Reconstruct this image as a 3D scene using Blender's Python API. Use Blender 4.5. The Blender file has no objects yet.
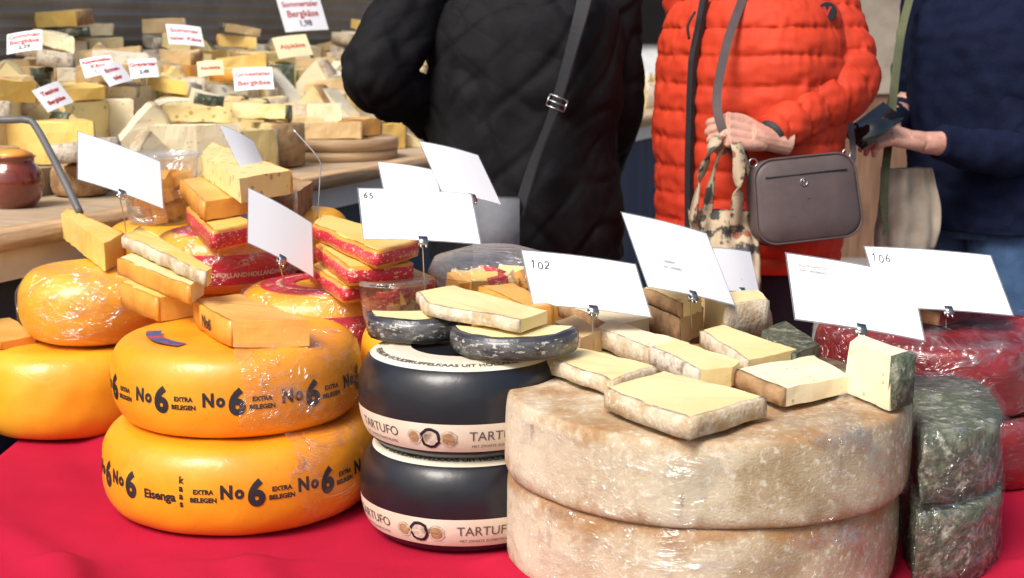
import bpy, bmesh, math, random
from mathutils import Vector, Matrix, noise
from mathutils.bvhtree import BVHTree
random.seed(31)
R_=math.radians
scene=bpy.context.scene
col=scene.collection
PITCH=R_(10.3); F=1400.0
CAM=Vector((0,0,1.35))
FW=Vector((0,math.cos(PITCH),-math.sin(PITCH))); UP=Vector((0,math.sin(PITCH),math.cos(PITCH))); RT=Vector((1,0,0))
def ray(px,py): return FW+RT*((px-512)/F)+UP*((289-py)/F)
def PD(px,py,d): return CAM+ray(px,py)*d
def PT(px,py,z):
    r=ray(px,py); return CAM+r*((z-CAM.z)/r.z)
def proj(p):
    q=p-CAM; d=q.dot(FW); return 512+F*q.x/d, 289-F*q.dot(UP)/d
# ---------------------------------------------------------------- materials
def nd(nt,t,**k):
    n=nt.nodes.new(t)
    for a,b in k.items(): setattr(n,a,b)
    return n
def pm(name,c1,c2=None,scale=8,rough=.5,bump=.2,bscale=60,coat=0,metal=0,sss=0,spots=None,stretch=(1,1,1),c3=None,lo=.35,hi=.65,bdist=.003,coatbump=0,alpha=None,sheen=0,spec=.5,speck=None,speck2=None,edge=None):
    m=bpy.data.materials.new(name); m.use_nodes=True; nt=m.node_tree; L=nt.links
    b=nt.nodes['Principled BSDF']; b.inputs['Roughness'].default_value=rough; b.inputs['Metallic'].default_value=metal
    b.inputs['Coat Weight'].default_value=coat; b.inputs['Coat Roughness'].default_value=.14
    b.inputs['Specular IOR Level'].default_value=spec
    if sheen: b.inputs['Sheen Weight'].default_value=sheen
    if sss:
        b.inputs['Subsurface Weight'].default_value=sss; b.inputs['Subsurface Radius'].default_value=(1,.6,.3); b.inputs['Subsurface Scale'].default_value=.006
    tc=nd(nt,'ShaderNodeTexCoord'); mp=nd(nt,'ShaderNodeMapping'); mp.inputs['Scale'].default_value=stretch
    L.new(tc.outputs['Object'],mp.inputs['Vector']); V=mp.outputs[0]
    if c2 is None: c2=tuple(x*.82 for x in c1)
    n=nd(nt,'ShaderNodeTexNoise'); n.inputs['Scale'].default_value=scale; n.inputs['Detail'].default_value=7; n.inputs['Roughness'].default_value=.62
    L.new(V,n.inputs['Vector'])
    r=nd(nt,'ShaderNodeValToRGB'); L.new(n.outputs['Fac'],r.inputs['Fac'])
    r.color_ramp.elements[0].position=lo; r.color_ramp.elements[0].color=(*c1,1)
    r.color_ramp.elements[1].position=hi; r.color_ramp.elements[1].color=(*c2,1)
    if c3:
        e=r.color_ramp.elements.new((lo+hi)/2); e.color=(*c3,1)
    out=r.outputs['Color']
    def mixc(fac,B):
        nonlocal out
        mx=nd(nt,'ShaderNodeMix',data_type='RGBA'); L.new(fac,mx.inputs['Factor']); L.new(out,mx.inputs['A']); mx.inputs['B'].default_value=(*B,1); out=mx.outputs['Result']
    if spots:
        sc,th,cc=spots
        v=nd(nt,'ShaderNodeTexVoronoi'); v.inputs['Scale'].default_value=sc; L.new(V,v.inputs['Vector'])
        rr=nd(nt,'ShaderNodeValToRGB'); L.new(v.outputs['Distance'],rr.inputs['Fac'])
        rr.color_ramp.elements[0].position=th; rr.color_ramp.elements[0].color=(1,1,1,1)
        rr.color_ramp.elements[1].position=th+.06; rr.color_ramp.elements[1].color=(0,0,0,1)
        mixc(rr.outputs['Color'],cc)
    for sp in (speck,speck2):
        if sp:
            n4=nd(nt,'ShaderNodeTexNoise'); n4.inputs['Scale'].default_value=sp[0]; n4.inputs['Detail'].default_value=6; n4.inputs['Roughness'].default_value=.65; L.new(V,n4.inputs['Vector'])
            mr=nd(nt,'ShaderNodeMapRange'); mr.inputs['From Min'].default_value=sp[1]; mr.inputs['From Max'].default_value=sp[2]; mr.inputs['To Max'].default_value=.9; L.new(n4.outputs['Fac'],mr.inputs['Value'])
            mixc(mr.outputs[0],sp[3])
    if edge:
        sx=nd(nt,'ShaderNodeSeparateXYZ'); L.new(tc.outputs['Object'],sx.inputs[0])
        a=nd(nt,'ShaderNodeMath',operation='MULTIPLY_ADD'); L.new(sx.outputs['Z'],a.inputs[0]); a.inputs[1].default_value=2/edge[0]; a.inputs[2].default_value=-1
        ab=nd(nt,'ShaderNodeMath',operation='ABSOLUTE'); L.new(a.outputs[0],ab.inputs[0])
        # keep the flat top pale: only the side wall near the rims is stained
        n5=nd(nt,'ShaderNodeTexNoise'); n5.inputs['Scale'].default_value=16; n5.inputs['Detail'].default_value=8; n5.inputs['Roughness'].default_value=.7; L.new(V,n5.inputs['Vector'])
        ad=nd(nt,'ShaderNodeMath',operation='MULTIPLY_ADD'); L.new(n5.outputs['Fac'],ad.inputs[0]); ad.inputs[1].default_value=2.0; L.new(ab.outputs[0],ad.inputs[2])
        mr=nd(nt,'ShaderNodeMapRange'); mr.inputs['From Min'].default_value=1.68; mr.inputs['From Max'].default_value=2.12; mr.inputs['To Max'].default_value=.82; L.new(ad.outputs[0],mr.inputs['Value'])
        mixc(mr.outputs[0],edge[1])
    L.new(out,b.inputs['Base Color'])
    if bump:
        n2=nd(nt,'ShaderNodeTexNoise'); n2.inputs['Scale'].default_value=bscale; n2.inputs['Detail'].default_value=5; L.new(V,n2.inputs['Vector'])
        bp=nd(nt,'ShaderNodeBump'); bp.inputs['Strength'].default_value=bump; bp.inputs['Distance'].default_value=bdist
        L.new(n2.outputs['Fac'],bp.inputs['Height']); L.new(bp.outputs[0],b.inputs['Normal'])
    if coatbump:
        n3=nd(nt,'ShaderNodeTexNoise'); n3.inputs['Scale'].default_value=22; n3.inputs['Detail'].default_value=3; n3.inputs['Distortion'].default_value=1.6; L.new(V,n3.inputs['Vector'])
        b3=nd(nt,'ShaderNodeBump'); b3.inputs['Strength'].default_value=coatbump; b3.inputs['Distance'].default_value=.01
        L.new(n3.outputs['Fac'],b3.inputs['Height']); L.new(b3.outputs[0],b.inputs['Coat Normal'])
    if alpha is not None: b.inputs['Alpha'].default_value=alpha
    return m
def film_mat(name,amount=.25,sc=14,base=.05,lo=.55,hi=.8,rim=0,diff=.15,rough=.12):
    """thin plastic: transparent with sharp crease ridges that catch the light"""
    m=bpy.data.materials.new(name); m.use_nodes=True; nt=m.node_tree; L=nt.links
    for n in list(nt.nodes):
        if n.type!='OUTPUT_MATERIAL': nt.nodes.remove(n)
    o=[n for n in nt.nodes][0]
    tc=nd(nt,'ShaderNodeTexCoord'); mp=nd(nt,'ShaderNodeMapping'); mp.inputs['Scale'].default_value=(1,1,1.8); mp.inputs['Rotation'].default_value=(.3,.4,.2)
    L.new(tc.outputs['Object'],mp.inputs[0])
    n=nd(nt,'ShaderNodeTexNoise'); n.inputs['Scale'].default_value=sc; n.inputs['Detail'].default_value=4; n.inputs['Distortion'].default_value=1.4; L.new(mp.outputs[0],n.inputs['Vector'])
    a=nd(nt,'ShaderNodeMath',operation='MULTIPLY_ADD'); L.new(n.outputs['Fac'],a.inputs[0]); a.inputs[1].default_value=2; a.inputs[2].default_value=-1
    ab=nd(nt,'ShaderNodeMath',operation='ABSOLUTE'); L.new(a.outputs[0],ab.inputs[0])
    bp=nd(nt,'ShaderNodeBump'); bp.inputs['Strength'].default_value=1; bp.inputs['Distance'].default_value=.02; bp.invert=True; L.new(ab.outputs[0],bp.inputs['Height'])
    g=nd(nt,'ShaderNodeBsdfGlossy'); g.inputs['Roughness'].default_value=rough; L.new(bp.outputs[0],g.inputs['Normal'])
    d=nd(nt,'ShaderNodeBsdfDiffuse'); d.inputs['Color'].default_value=(.9,.9,.9,1)
    gd=nd(nt,'ShaderNodeMixShader'); gd.inputs[0].default_value=diff; L.new(g.outputs[0],gd.inputs[1]); L.new(d.outputs[0],gd.inputs[2])
    t=nd(nt,'ShaderNodeBsdfTransparent')
    n2=nd(nt,'ShaderNodeTexNoise'); n2.inputs['Scale'].default_value=sc*.7; n2.inputs['Detail'].default_value=5; n2.inputs['Distortion'].default_value=1.5; L.new(mp.outputs[0],n2.inputs['Vector'])
    r=nd(nt,'ShaderNodeMapRange'); r.inputs['From Min'].default_value=lo; r.inputs['From Max'].default_value=hi; r.inputs['To Min'].default_value=base; r.inputs['To Max'].default_value=base+amount*2
    L.new(n2.outputs['Fac'],r.inputs['Value'])
    cr=nd(nt,'ShaderNodeMapRange'); cr.inputs['From Min'].default_value=.05; cr.inputs['From Max'].default_value=0; cr.inputs['To Min'].default_value=0; cr.inputs['To Max'].default_value=amount*.9; L.new(ab.outputs[0],cr.inputs['Value'])
    sm=nd(nt,'ShaderNodeMath',operation='ADD'); sm.use_clamp=True; L.new(r.outputs[0],sm.inputs[0]); L.new(cr.outputs[0],sm.inputs[1]); fac=sm.outputs[0]
    if rim:
        lw=nd(nt,'ShaderNodeLayerWeight'); lw.inputs['Blend'].default_value=.35
        ml=nd(nt,'ShaderNodeMath',operation='MULTIPLY_ADD'); L.new(lw.outputs['Facing'],ml.inputs[0]); ml.inputs[1].default_value=rim; L.new(fac,ml.inputs[2]); ml.use_clamp=True; fac=ml.outputs[0]
    mx=nd(nt,'ShaderNodeMixShader'); L.new(fac,mx.inputs[0]); L.new(t.outputs[0],mx.inputs[1]); L.new(gd.outputs[0],mx.inputs[2])
    L.new(mx.outputs[0],o.inputs['Surface'])
    return m
M={}
M['yellow']=pm('orange_yellow_wax',(.88,.37,.014),(.80,.28,.009),scale=6,rough=.42,bump=.4,bscale=25,coat=.3,coatbump=.3,sss=.05,speck=(70,.62,.75,(.72,.21,.005)),speck2=(9,.60,.8,(.93,.48,.035)))
M['yellow2']=pm('yellow_wax',(.90,.44,.025),(.82,.34,.014),scale=6,rough=.38,bump=.4,bscale=22,coat=.35,coatbump=.5)
M['black']=pm('black_wax',(.007,.008,.012),(.012,.014,.020),scale=8,rough=.34,bump=.25,bscale=30,coat=.15,coatbump=.2)
M['labelcream']=pm('cream_label',(.76,.71,.58),(.68,.61,.47),scale=12,rough=.5,bump=.08,coat=.15)
M['labelgrey']=pm('dark_printed_foil',(.12,.12,.12),(.03,.03,.035),scale=50,rough=.35,bump=.2,coat=.3,speck=(90,.56,.62,(.55,.52,.45)),stretch=(1,1,2.5))
M['labelred']=pm('pink_red_label',(.66,.02,.07),(.58,.015,.05),scale=9,rough=.4,bump=.1,coat=.3,coatbump=.3,speck=(55,.60,.63,(.88,.60,.30)),speck2=(38,.63,.66,(.80,.20,.30)))
M['labelredspeck']=pm('red_printed_label',(.62,.025,.05),(.50,.015,.04),scale=9,rough=.45,bump=.1,coat=.25,speck=(120,.57,.62,(.88,.66,.42)),stretch=(1,1,2.2))
M['labelblue']=pm('blue_paper',(.05,.08,.22),(.35,.06,.08),scale=30,rough=.5,bump=0,lo=.5,hi=.53)
M['ink']=pm('black_ink',(.012,.012,.016),(.03,.03,.035),rough=.5,bump=0)
M['inkgrey']=pm('grey_ink',(.12,.10,.09),rough=.5,bump=0)
M['inkred']=pm('red_ink',(.5,.02,.02),rough=.5,bump=0)
M['inkcream']=pm('cream_ink',(.85,.75,.55),rough=.5,bump=0)
M['rind']=pm('mottled_tan_rind',(.66,.58,.44),(.23,.15,.075),scale=5,rough=.9,bump=.55,bscale=340,c3=(.50,.40,.265),lo=.34,hi=.74,bdist=.002,speck=(110,.53,.66,(.72,.66,.54)),speck2=(11,.56,.68,(.33,.23,.125)),edge=(.116,(.34,.165,.055)),spec=.2)
M['paste']=pm('pale_yellow_paste',(.86,.72,.38),(.79,.62,.29),scale=5,rough=.5,bump=.3,bscale=50,sss=.15,coat=.1,speck=(60,.6,.8,(.76,.58,.27)))
M['pastecream']=pm('cream_paste',(.86,.78,.56),(.78,.67,.44),scale=6,rough=.55,bump=.3,bscale=60,sss=.15,spots=(55,.11,(.54,.40,.2)))
M['pasteorange']=pm('aged_orange_paste',(.85,.48,.14),(.76,.36,.07),scale=5,rough=.45,bump=.35,bscale=50,sss=.15,coat=.2,speck=(80,.6,.75,(.88,.62,.28)))
M['pastetan']=pm('tan_paste',(.76,.56,.30),(.64,.45,.21),scale=6,rough=.55,bump=.3,bscale=50,sss=.1,speck=(60,.6,.75,(.8,.64,.4)))
M['pasteyellow']=pm('bright_yellow_paste',(.88,.64,.21),(.82,.54,.13),scale=5,rough=.47,bump=.3,bscale=50,sss=.15,coat=.15)
M['pasteholes']=pm('yellow_paste_with_holes',(.86,.71,.34),(.80,.62,.26),scale=5,rough=.5,bump=.2,sss=.1,spots=(38,.2,(.50,.33,.11)))
M['pastebluev']=pm('blue_veined_paste',(.78,.74,.60),(.72,.65,.49),scale=6,rough=.55,bump=.3,speck=(26,.58,.66,(.2,.24,.24)))
M['rindbrown']=pm('brown_rind',(.50,.32,.16),(.26,.14,.06),scale=30,rough=.85,bump=.8,bscale=120)
M['rindgrey']=pm('grey_speckled_rind',(.54,.46,.35),(.28,.22,.16),scale=45,rough=.88,bump=.8,bscale=160,c3=(.66,.58,.47))
M['rindwhite']=pm('white_mould_rind',(.72,.63,.48),(.44,.31,.17),scale=30,rough=.88,bump=.8,bscale=170,speck=(90,.55,.7,(.82,.76,.64)))
M['rindgreen']=pm('dark_green_herb_rind',(.12,.14,.085),(.22,.23,.155),scale=34,rough=.7,bump=1,bscale=90,coat=.3,coatbump=.8,c3=(.055,.07,.04),speck=(60,.55,.66,(.40,.41,.32)),bdist=.006)
M['rindorange']=pm('orange_rind',(.80,.38,.06),(.66,.26,.035),scale=20,rough=.45,bump=.2,coat=.3)
M['rindblack']=pm('black_rind',(.02,.022,.03),(.05,.05,.06),scale=20,rough=.4,bump=.3,coat=.3,coatbump=.5)
M['redwax']=pm('dark_red_wax',(.30,.010,.015),(.14,.006,.009),scale=9,rough=.32,bump=.6,bscale=20,coat=.5,coatbump=1.0)
M['cloth']=pm('red_tablecloth',(.44,.010,.040),(.38,.008,.032),scale=5,rough=.92,bump=.3,bscale=500,bdist=.001,spec=.12)
M['card']=pm('white_laminated_card',(.90,.90,.92),(.88,.88,.90),scale=3,rough=.3,bump=.05,bscale=6,coat=.3)
M['laminate']=pm('laminate_film',(.35,.37,.4),rough=.1,bump=0,coat=.5,alpha=.55)
M['creamcard']=pm('cream_card',(.85,.7,.42),rough=.5,bump=0)
M['steel']=pm('brushed_steel',(.6,.6,.6),(.45,.45,.45),rough=.28,metal=1,bump=.05)
M['greymetal']=pm('grey_metal_rail',(.13,.13,.135),(.10,.10,.105),rough=.45,bump=.05)
M['film']=film_mat('cling_film',.26,9,base=.04,lo=.56,hi=.8)
M['filmheavy']=film_mat('crumpled_cling_film',.28,13,base=.07,lo=.56,hi=.82)
M['filmsoft']=film_mat('tight_cling_film',.14,10,base=.05,lo=.5,hi=.8,diff=.08,rough=.12)
M['clear']=film_mat('clear_plastic',.1,7,base=.06,rim=.6,diff=.3)
M['wood']=pm('pale_wood',(.50,.34,.19),(.37,.23,.12),scale=10,rough=.6,bump=.3,bscale=30,stretch=(1,1,12))
M['woodboard']=pm('wooden_board',(.54,.41,.28),(.40,.29,.18),scale=5,rough=.6,bump=.3,bscale=20,stretch=(8,1,8))
M['tarp']=pm('dark_blue_tarp',(.010,.045,.11),(.008,.033,.085),scale=4,rough=.6,bump=.3,bscale=8,bdist=.02)
M['white']=pm('white_trim',(.7,.72,.72),(.6,.62,.63),rough=.4,bump=.1)
M['greyboard']=pm('display_shelf_grey',(.34,.29,.23),(.24,.20,.16),rough=.6,bump=.2)
M['corr']=pm('grey_ribbed_metal',(.30,.27,.235),(.20,.175,.15),scale=3,rough=.5,bump=.1,metal=.2)
M['paving']=pm('stone_paving',(.22,.21,.19),(.14,.13,.12),scale=3,rough=.85,bump=.4,bscale=15,spots=(6,.02,(.08,.08,.08)))
M['hut']=pm('brown_hut_boards',(.22,.12,.07),(.12,.06,.035),scale=5,rough=.7,bump=.3,stretch=(6,6,.6))
M['coatblack']=pm('black_coat_fabric',(.0085,.0085,.0105),(.006,.006,.007),scale=30,rough=.75,bump=.3,bscale=220,spec=.16)
M['strapblack']=pm('black_webbing',(.018,.018,.022),rough=.6,bump=.4,bscale=400)
M['orange']=pm('orange_nylon',(.58,.050,.018),(.44,.034,.013),scale=4,rough=.68,bump=.6,bscale=30,bdist=.004,spec=.22,stretch=(1,1,.5))
M['navy']=pm('navy_knit',(.006,.010,.032),(.004,.006,.022),scale=20,rough=.9,bump=.5,bscale=160,spec=.15)
M['jeans']=pm('blue_denim',(.06,.13,.26),(.035,.08,.18),scale=20,rough=.85,bump=.4,bscale=300)
M['trousers']=pm('black_trousers',(.012,.012,.018),rough=.85,bump=.3,bscale=200)
M['skin']=pm('skin',(.60,.35,.27),(.47,.23,.175),scale=30,rough=.5,bump=.6,bscale=120,bdist=.0025,sss=.15,c3=(.56,.30,.225))
M['hairgrey']=pm('grey_hair',(.35,.33,.31),(.2,.19,.18),scale=30,rough=.6,bump=.6,bscale=150,stretch=(6,6,1))
M['hairbrown']=pm('brown_hair',(.07,.04,.025),(.03,.02,.012),scale=30,rough=.5,bump=.6,bscale=150,stretch=(6,6,1))
M['taupe']=pm('taupe_leather',(.105,.078,.078),(.08,.06,.06),scale=12,rough=.5,bump=.5,bscale=320,bdist=.001,spec=.35)
M['tote']=pm('patterned_tote_fabric',(.46,.36,.24),(.05,.045,.04),scale=24,rough=.8,bump=.3,bscale=200,lo=.5,hi=.55,spots=(26,.2,(.28,.09,.05)))
M['greybag']=pm('grey_fabric_bag',(.16,.17,.19),(.10,.11,.13),scale=8,rough=.8,bump=.4)
M['beigebag']=pm('beige_cloth_bag',(.34,.29,.23),(.22,.18,.14),scale=8,rough=.85,bump=.4)
M['greencloth']=pm('olive_scarf',(.10,.11,.05),(.05,.06,.03),scale=9,rough=.85,bump=.4)
M['pot']=pm('red_brown_glaze',(.22,.035,.012),(.13,.02,.01),scale=9,rough=.12,bump=.1,coat=.8)
M['phone']=pm('black_phone',(.01,.01,.012),rough=.1,bump=0,coat=1)
M['eye']=pm('eye_white',(.75,.72,.7),rough=.2,bump=0)
M['lip']=pm('lips',(.45,.16,.13),rough=.5,bump=0)
# ---------------------------------------------------------------- helpers
def link(name,bm,mat,parent=None,smooth=True,recalc=True):
    if recalc: bmesh.ops.recalc_face_normals(bm,faces=bm.faces)
    me=bpy.data.meshes.new(name); bm.to_mesh(me); bm.free()
    if smooth: me.polygons.foreach_set('use_smooth',[True]*len(me.polygons))
    me.materials.append(mat)
    o=bpy.data.objects.new(name,me); col.objects.link(o)
    if parent: o.parent=parent
    return o
def thing(name,label,cat,loc=(0,0,0),rot=(0,0,0),group=None):
    o=bpy.data.objects.new(name,None); col.objects.link(o); o.location=loc; o.rotation_euler=rot; o.empty_display_size=.05
    o['label']=label; o['category']=cat
    if group: o['group']=group
    return o
def tag(o,label,cat,group=None):
    o['label']=label; o['category']=cat
    if group: o['group']=group
    return o
def box(bm,x0,x1,y0,y1,z0,z1,mtx=None):
    vs=[Vector((x,y,z)) for x in (x0,x1) for y in (y0,y1) for z in (z0,z1)]
    if mtx: vs=[mtx@v for v in vs]
    v=[bm.verts.new(p) for p in vs]
    for f in ((0,1,3,2),(4,6,7,5),(0,4,5,1),(2,3,7,6),(0,2,6,4),(1,5,7,3)): bm.faces.new([v[i] for i in f])
def bevel(bm,w,seg=2,ang=30):
    es=[e for e in bm.edges if len(e.link_faces)==2 and e.calc_face_angle(0)>R_(ang)]
    if es: bmesh.ops.bevel(bm,geom=es,offset=w,segments=seg,profile=.5,affect='EDGES',clamp_overlap=True)
def catmull(pts,n):
    out=[]; P=[pts[0]]+list(pts)+[pts[-1]]
    for i in range(1,len(P)-2):
        a,b,c,d=P[i-1],P[i],P[i+1],P[i+2]
        for k in range(n):
            t=k/n
            out.append([.5*((2*b[j])+(c[j]-a[j])*t+(2*a[j]-5*b[j]+4*c[j]-d[j])*t*t+(3*b[j]-a[j]-3*c[j]+d[j])*t**3) for j in range(len(a))])
    out.append(list(pts[-1])); return out
def tube(bm,pts,rad,n=10,puff=None,flat=1,ref=None,cap=True):
    pts=[Vector(p) for p in pts]
    if not isinstance(rad,(list,tuple)): rad=[rad]*len(pts)
    prev=None; rings=[]; s=0
    for i,p in enumerate(pts):
        t=(pts[min(i+1,len(pts)-1)]-pts[max(i-1,0)]).normalized()
        if i: s+=(p-pts[i-1]).length
        if ref is not None: a=(ref-t*ref.dot(t)).normalized()
        elif prev is None: a=t.orthogonal().normalized()
        else: a=(prev-t*prev.dot(t)).normalized()
        prev=a; b=t.cross(a); ring=[]
        for k in range(n):
            th=2*math.pi*k/n; r=rad[i]
            d=a*math.cos(th)*flat+b*math.sin(th)
            if puff: r=r+puff(s,th,p+d*r)
            ring.append(bm.verts.new(p+d*r))
        rings.append(ring)
    for i in range(len(rings)-1):
        for k in range(n): bm.faces.new((rings[i][k],rings[i][(k+1)%n],rings[i+1][(k+1)%n],rings[i+1][k]))
    if cap: bm.faces.new(rings[0][::-1]); bm.faces.new(rings[-1])
def ctube(bm,keys,n=8,sub=6,**k):
    c=catmull([(*p,r) for p,r in keys],sub)
    tube(bm,[Vector(q[:3]) for q in c],[q[3] for q in c],n=n,**k)
def nz(p,s,seed=0): return noise.noise(Vector((p[0]*s+seed*7.3,p[1]*s+seed*3.1,p[2]*s)))
# wheel surface ----------------------------------------------------
class Wheel:
    def __init__(s,c,R,h,n=2.3,a=.9,amp=.0015,seed=0,nb=None,ab=None): s.c=Vector(c); s.R=R; s.h=h; s.n=n; s.a=a; s.amp=amp; s.seed=seed; s.nb=nb or n; s.ab=ab if ab is not None else a
    def rz(s,z):
        t=2*z/s.h-1; n,a=(s.n,s.a) if t>0 else (s.nb,s.ab); t=min(1,abs(t)); k=a*s.h/2
        return s.R-k+k*(max(0,1-t**n))**(1/n)
    def table(s):
        T=[(0,s.h)]; acc=0; N=400; pz=s.h; pr=s.rz(s.h)
        for i in range(1,N+1):
            z=s.h-(s.h*.55)*(i/N)**2.2; r=s.rz(z); acc+=math.hypot(z-pz,r-pr); T.append((acc,z)); pz,pr=z,r
        s.T=T
    def shoulder(s,th,d,off=0):
        e=s.rz(s.h)
        if d<=0: return s.pt(th,s.h,0,e+d)+Vector((0,0,off+s.amp*1.2))
        for i in range(1,len(s.T)):
            if s.T[i][0]>=d: break
        z=s.T[i][1]; p=s.pt(th,z,off*.7); p.z+=off*.8; return p
    def pt(s,th,z,off=0,r=None):
        rr=(s.rz(z) if r is None else r)
        d=Vector((math.sin(th),-math.cos(th),0)); p=d*rr+Vector((0,0,z))
        w=s.amp*nz(p,6,s.seed)*2*(rr/s.R)+s.amp*.5*nz(p,25,s.seed)
        return p+d*(w+off)
    def mesh(s,seg=120,steps=28):
        bm=bmesh.new(); prof=[]
        e=s.rz(0); e2=s.rz(s.h)
        for r in (.0001,e*.4,e*.75): prof.append((r,0))
        for i in range(steps+1):
            z=s.h*(.5-.5*math.cos(math.pi*i/steps)); prof.append((s.rz(z),z))
        for q in range(1,10): prof.append((e2*(1-q/10),s.h))
        prof.append((.0001,s.h))
        rings=[]
        for r,z in prof: rings.append([bm.verts.new(s.pt(2*math.pi*k/seg,z,0,r)+Vector((0,0,(s.amp*1.2*nz((r*math.cos(6.283*k/seg),r*math.sin(6.283*k/seg),z),14,s.seed) if r<e2*.97 and z>s.h*.9 else 0)))) for k in range(seg)])
        for i in range(len(rings)-1):
            for k in range(seg): bm.faces.new((rings[i][k],rings[i][(k+1)%seg],rings[i+1][(k+1)%seg],rings[i+1][k]))
        bmesh.ops.remove_doubles(bm,verts=bm.verts,dist=.00015)
        return bm
    def film(s,parent,t0,t1,z0,z1,mat,off=.0015,wr=.004,top=0):
        bm=bmesh.new(); nt=int(abs(t1-t0)*80)+4; nzs=30; g=[]
        e=s.rz(s.h)
        for i in range(nt+1):
            row=[]
            zs=[(z0+(z1-z0)*(.5-.5*math.cos(math.pi*j/nzs)) if top else z0+(z1-z0)*j/nzs,None) for j in range(nzs+1)]
            if top: zs+=[(s.h,e*(1-top*q/8)) for q in range(1,9)]
            for j,(z,r) in enumerate(zs):
                u=i/nt; rg=.10*nz((z*18,s.seed,0),1)*(1 if abs(u-.5)>.4 else 0)+.05*nz((z*60,s.seed,2),1)*(1 if abs(u-.5)>.45 else 0)
                th=t0+(t1-t0)*u+rg
                ragged=.012*nz((th*5,0,0),1,s.seed+5)
                if r is None: z=min(s.h,max(0,z+(ragged if j==0 and z0>.001 else 0)))
                q=s.pt(th,z,0,r); w=off+wr*max(0,.35+nz(q,30,s.seed+2)+.5*nz(q,70,s.seed+4))
                if r is None:
                    d=Vector((math.sin(th),-math.cos(th),0)); up=max(0,(z/s.h-.75)*4)
                    q=q+d*w+Vector((0,0,w*up))
                else: q=q+Vector((0,0,w+.0005+s.amp*1.5))
                row.append(bm.verts.new(q))
            g.append(row)
        for i in range(nt):
            for j in range(len(g[0])-1): bm.faces.new((g[i][j],g[i+1][j],g[i+1][j+1],g[i][j+1]))
        return link('plastic_wrap',bm,mat,parent,recalc=False)
def text_bm(body,size,thick=0,sx=1,align='CENTER'):
    cu=bpy.data.curves.new('lettering','FONT'); cu.body=body; cu.size=size; cu.align_x=align; cu.align_y='CENTER'; cu.offset=thick; cu.resolution_u=4; cu.space_line=.8
    o=bpy.data.objects.new('lettering',cu); col.objects.link(o)
    dg=bpy.context.evaluated_depsgraph_get(); dg.update()
    me=bpy.data.meshes.new_from_object(o.evaluated_get(dg))
    bm=bmesh.new(); bm.from_mesh(me); bpy.data.objects.remove(o); bpy.data.curves.remove(cu); bpy.data.meshes.remove(me)
    for v in bm.verts: v.co.x*=sx
    return bm
def slice_bm(bm,st):
    xs=[v.co.x for v in bm.verts]; ys=[v.co.y for v in bm.verts]
    if not xs: return
    for lo,hi,ax in ((min(xs),max(xs),0),(min(ys),max(ys),1)):
        q=math.ceil(lo/st)*st
        while q<hi:
            c=[0,0,0]; c[ax]=q; nn=[0,0,0]; nn[ax]=1
            bmesh.ops.bisect_plane(bm,geom=bm.verts[:]+bm.edges[:]+bm.faces[:],plane_co=c,plane_no=nn); q+=st
def join_bm(dst,src,fn):
    mp={}
    for v in src.verts: mp[v]=dst.verts.new(fn(v.co))
    for f in src.faces:
        try: dst.faces.new([mp[v] for v in f.verts])
        except ValueError: pass
    src.free()
def wrap_text(dst,w,body,size,th,z,thick=0,sx=1,off=.0009):
    b=text_bm(body,size,thick,sx)
    slice_bm(b,.005)
    join_bm(dst,b,lambda c:w.pt(th+c.x/w.R,z+c.y,off))
def band(w,parent,name,t0,t1,z0,z1,mat,off=.0005):
    bm=bmesh.new(); n=int((t1-t0)*24)+2; g=[]
    for i in range(n+1): g.append([bm.verts.new(w.pt(t0+(t1-t0)*i/n,z0+(z1-z0)*j/10,off)) for j in range(11)])
    for i in range(n):
        for j in range(10): bm.faces.new((g[i][j],g[i+1][j],g[i+1][j+1],g[i][j+1]))
    return link(name,bm,mat,parent,recalc=False)
def ringlabel(w,parent,name,d0,d1,mat,off=.0006,t0=0,t1=6.28318,n=120):
    full=t1-t0>6.28; bm=bmesh.new(); N=n if full else n+1
    g=[[bm.verts.new(w.shoulder(t0+(t1-t0)*k/n,d0+(d1-d0)*j/10,off)) for k in range(N)] for j in range(11)]
    for j in range(10):
        for k in range(n): bm.faces.new((g[j][k],g[j+1][k],g[j+1][(k+1)%N],g[j][(k+1)%N]))
    return link(name,bm,mat,parent,recalc=False)
def ring_text(dst,w,body,size,th,d,thick=0,off=.0014):
    b=text_bm(body,size,thick); slice_bm(b,.006); rm=w.rz(w.h)+d*.6
    join_bm(dst,b,lambda c:w.shoulder(th+c.x/rm,d-c.y,off))
def wheel(label,c,R,h,mat,group,n=2.3,a=.9,amp=.0015,seed=0,nb=None,ab=None):
    w=Wheel(c,R,h,n,a,amp,seed,nb,ab); w.table()
    t=thing('cheese_round',label,'cheese wheel',c,group=group)
    link('rind',w.mesh(),mat,t)
    w.t=t; return w
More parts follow.
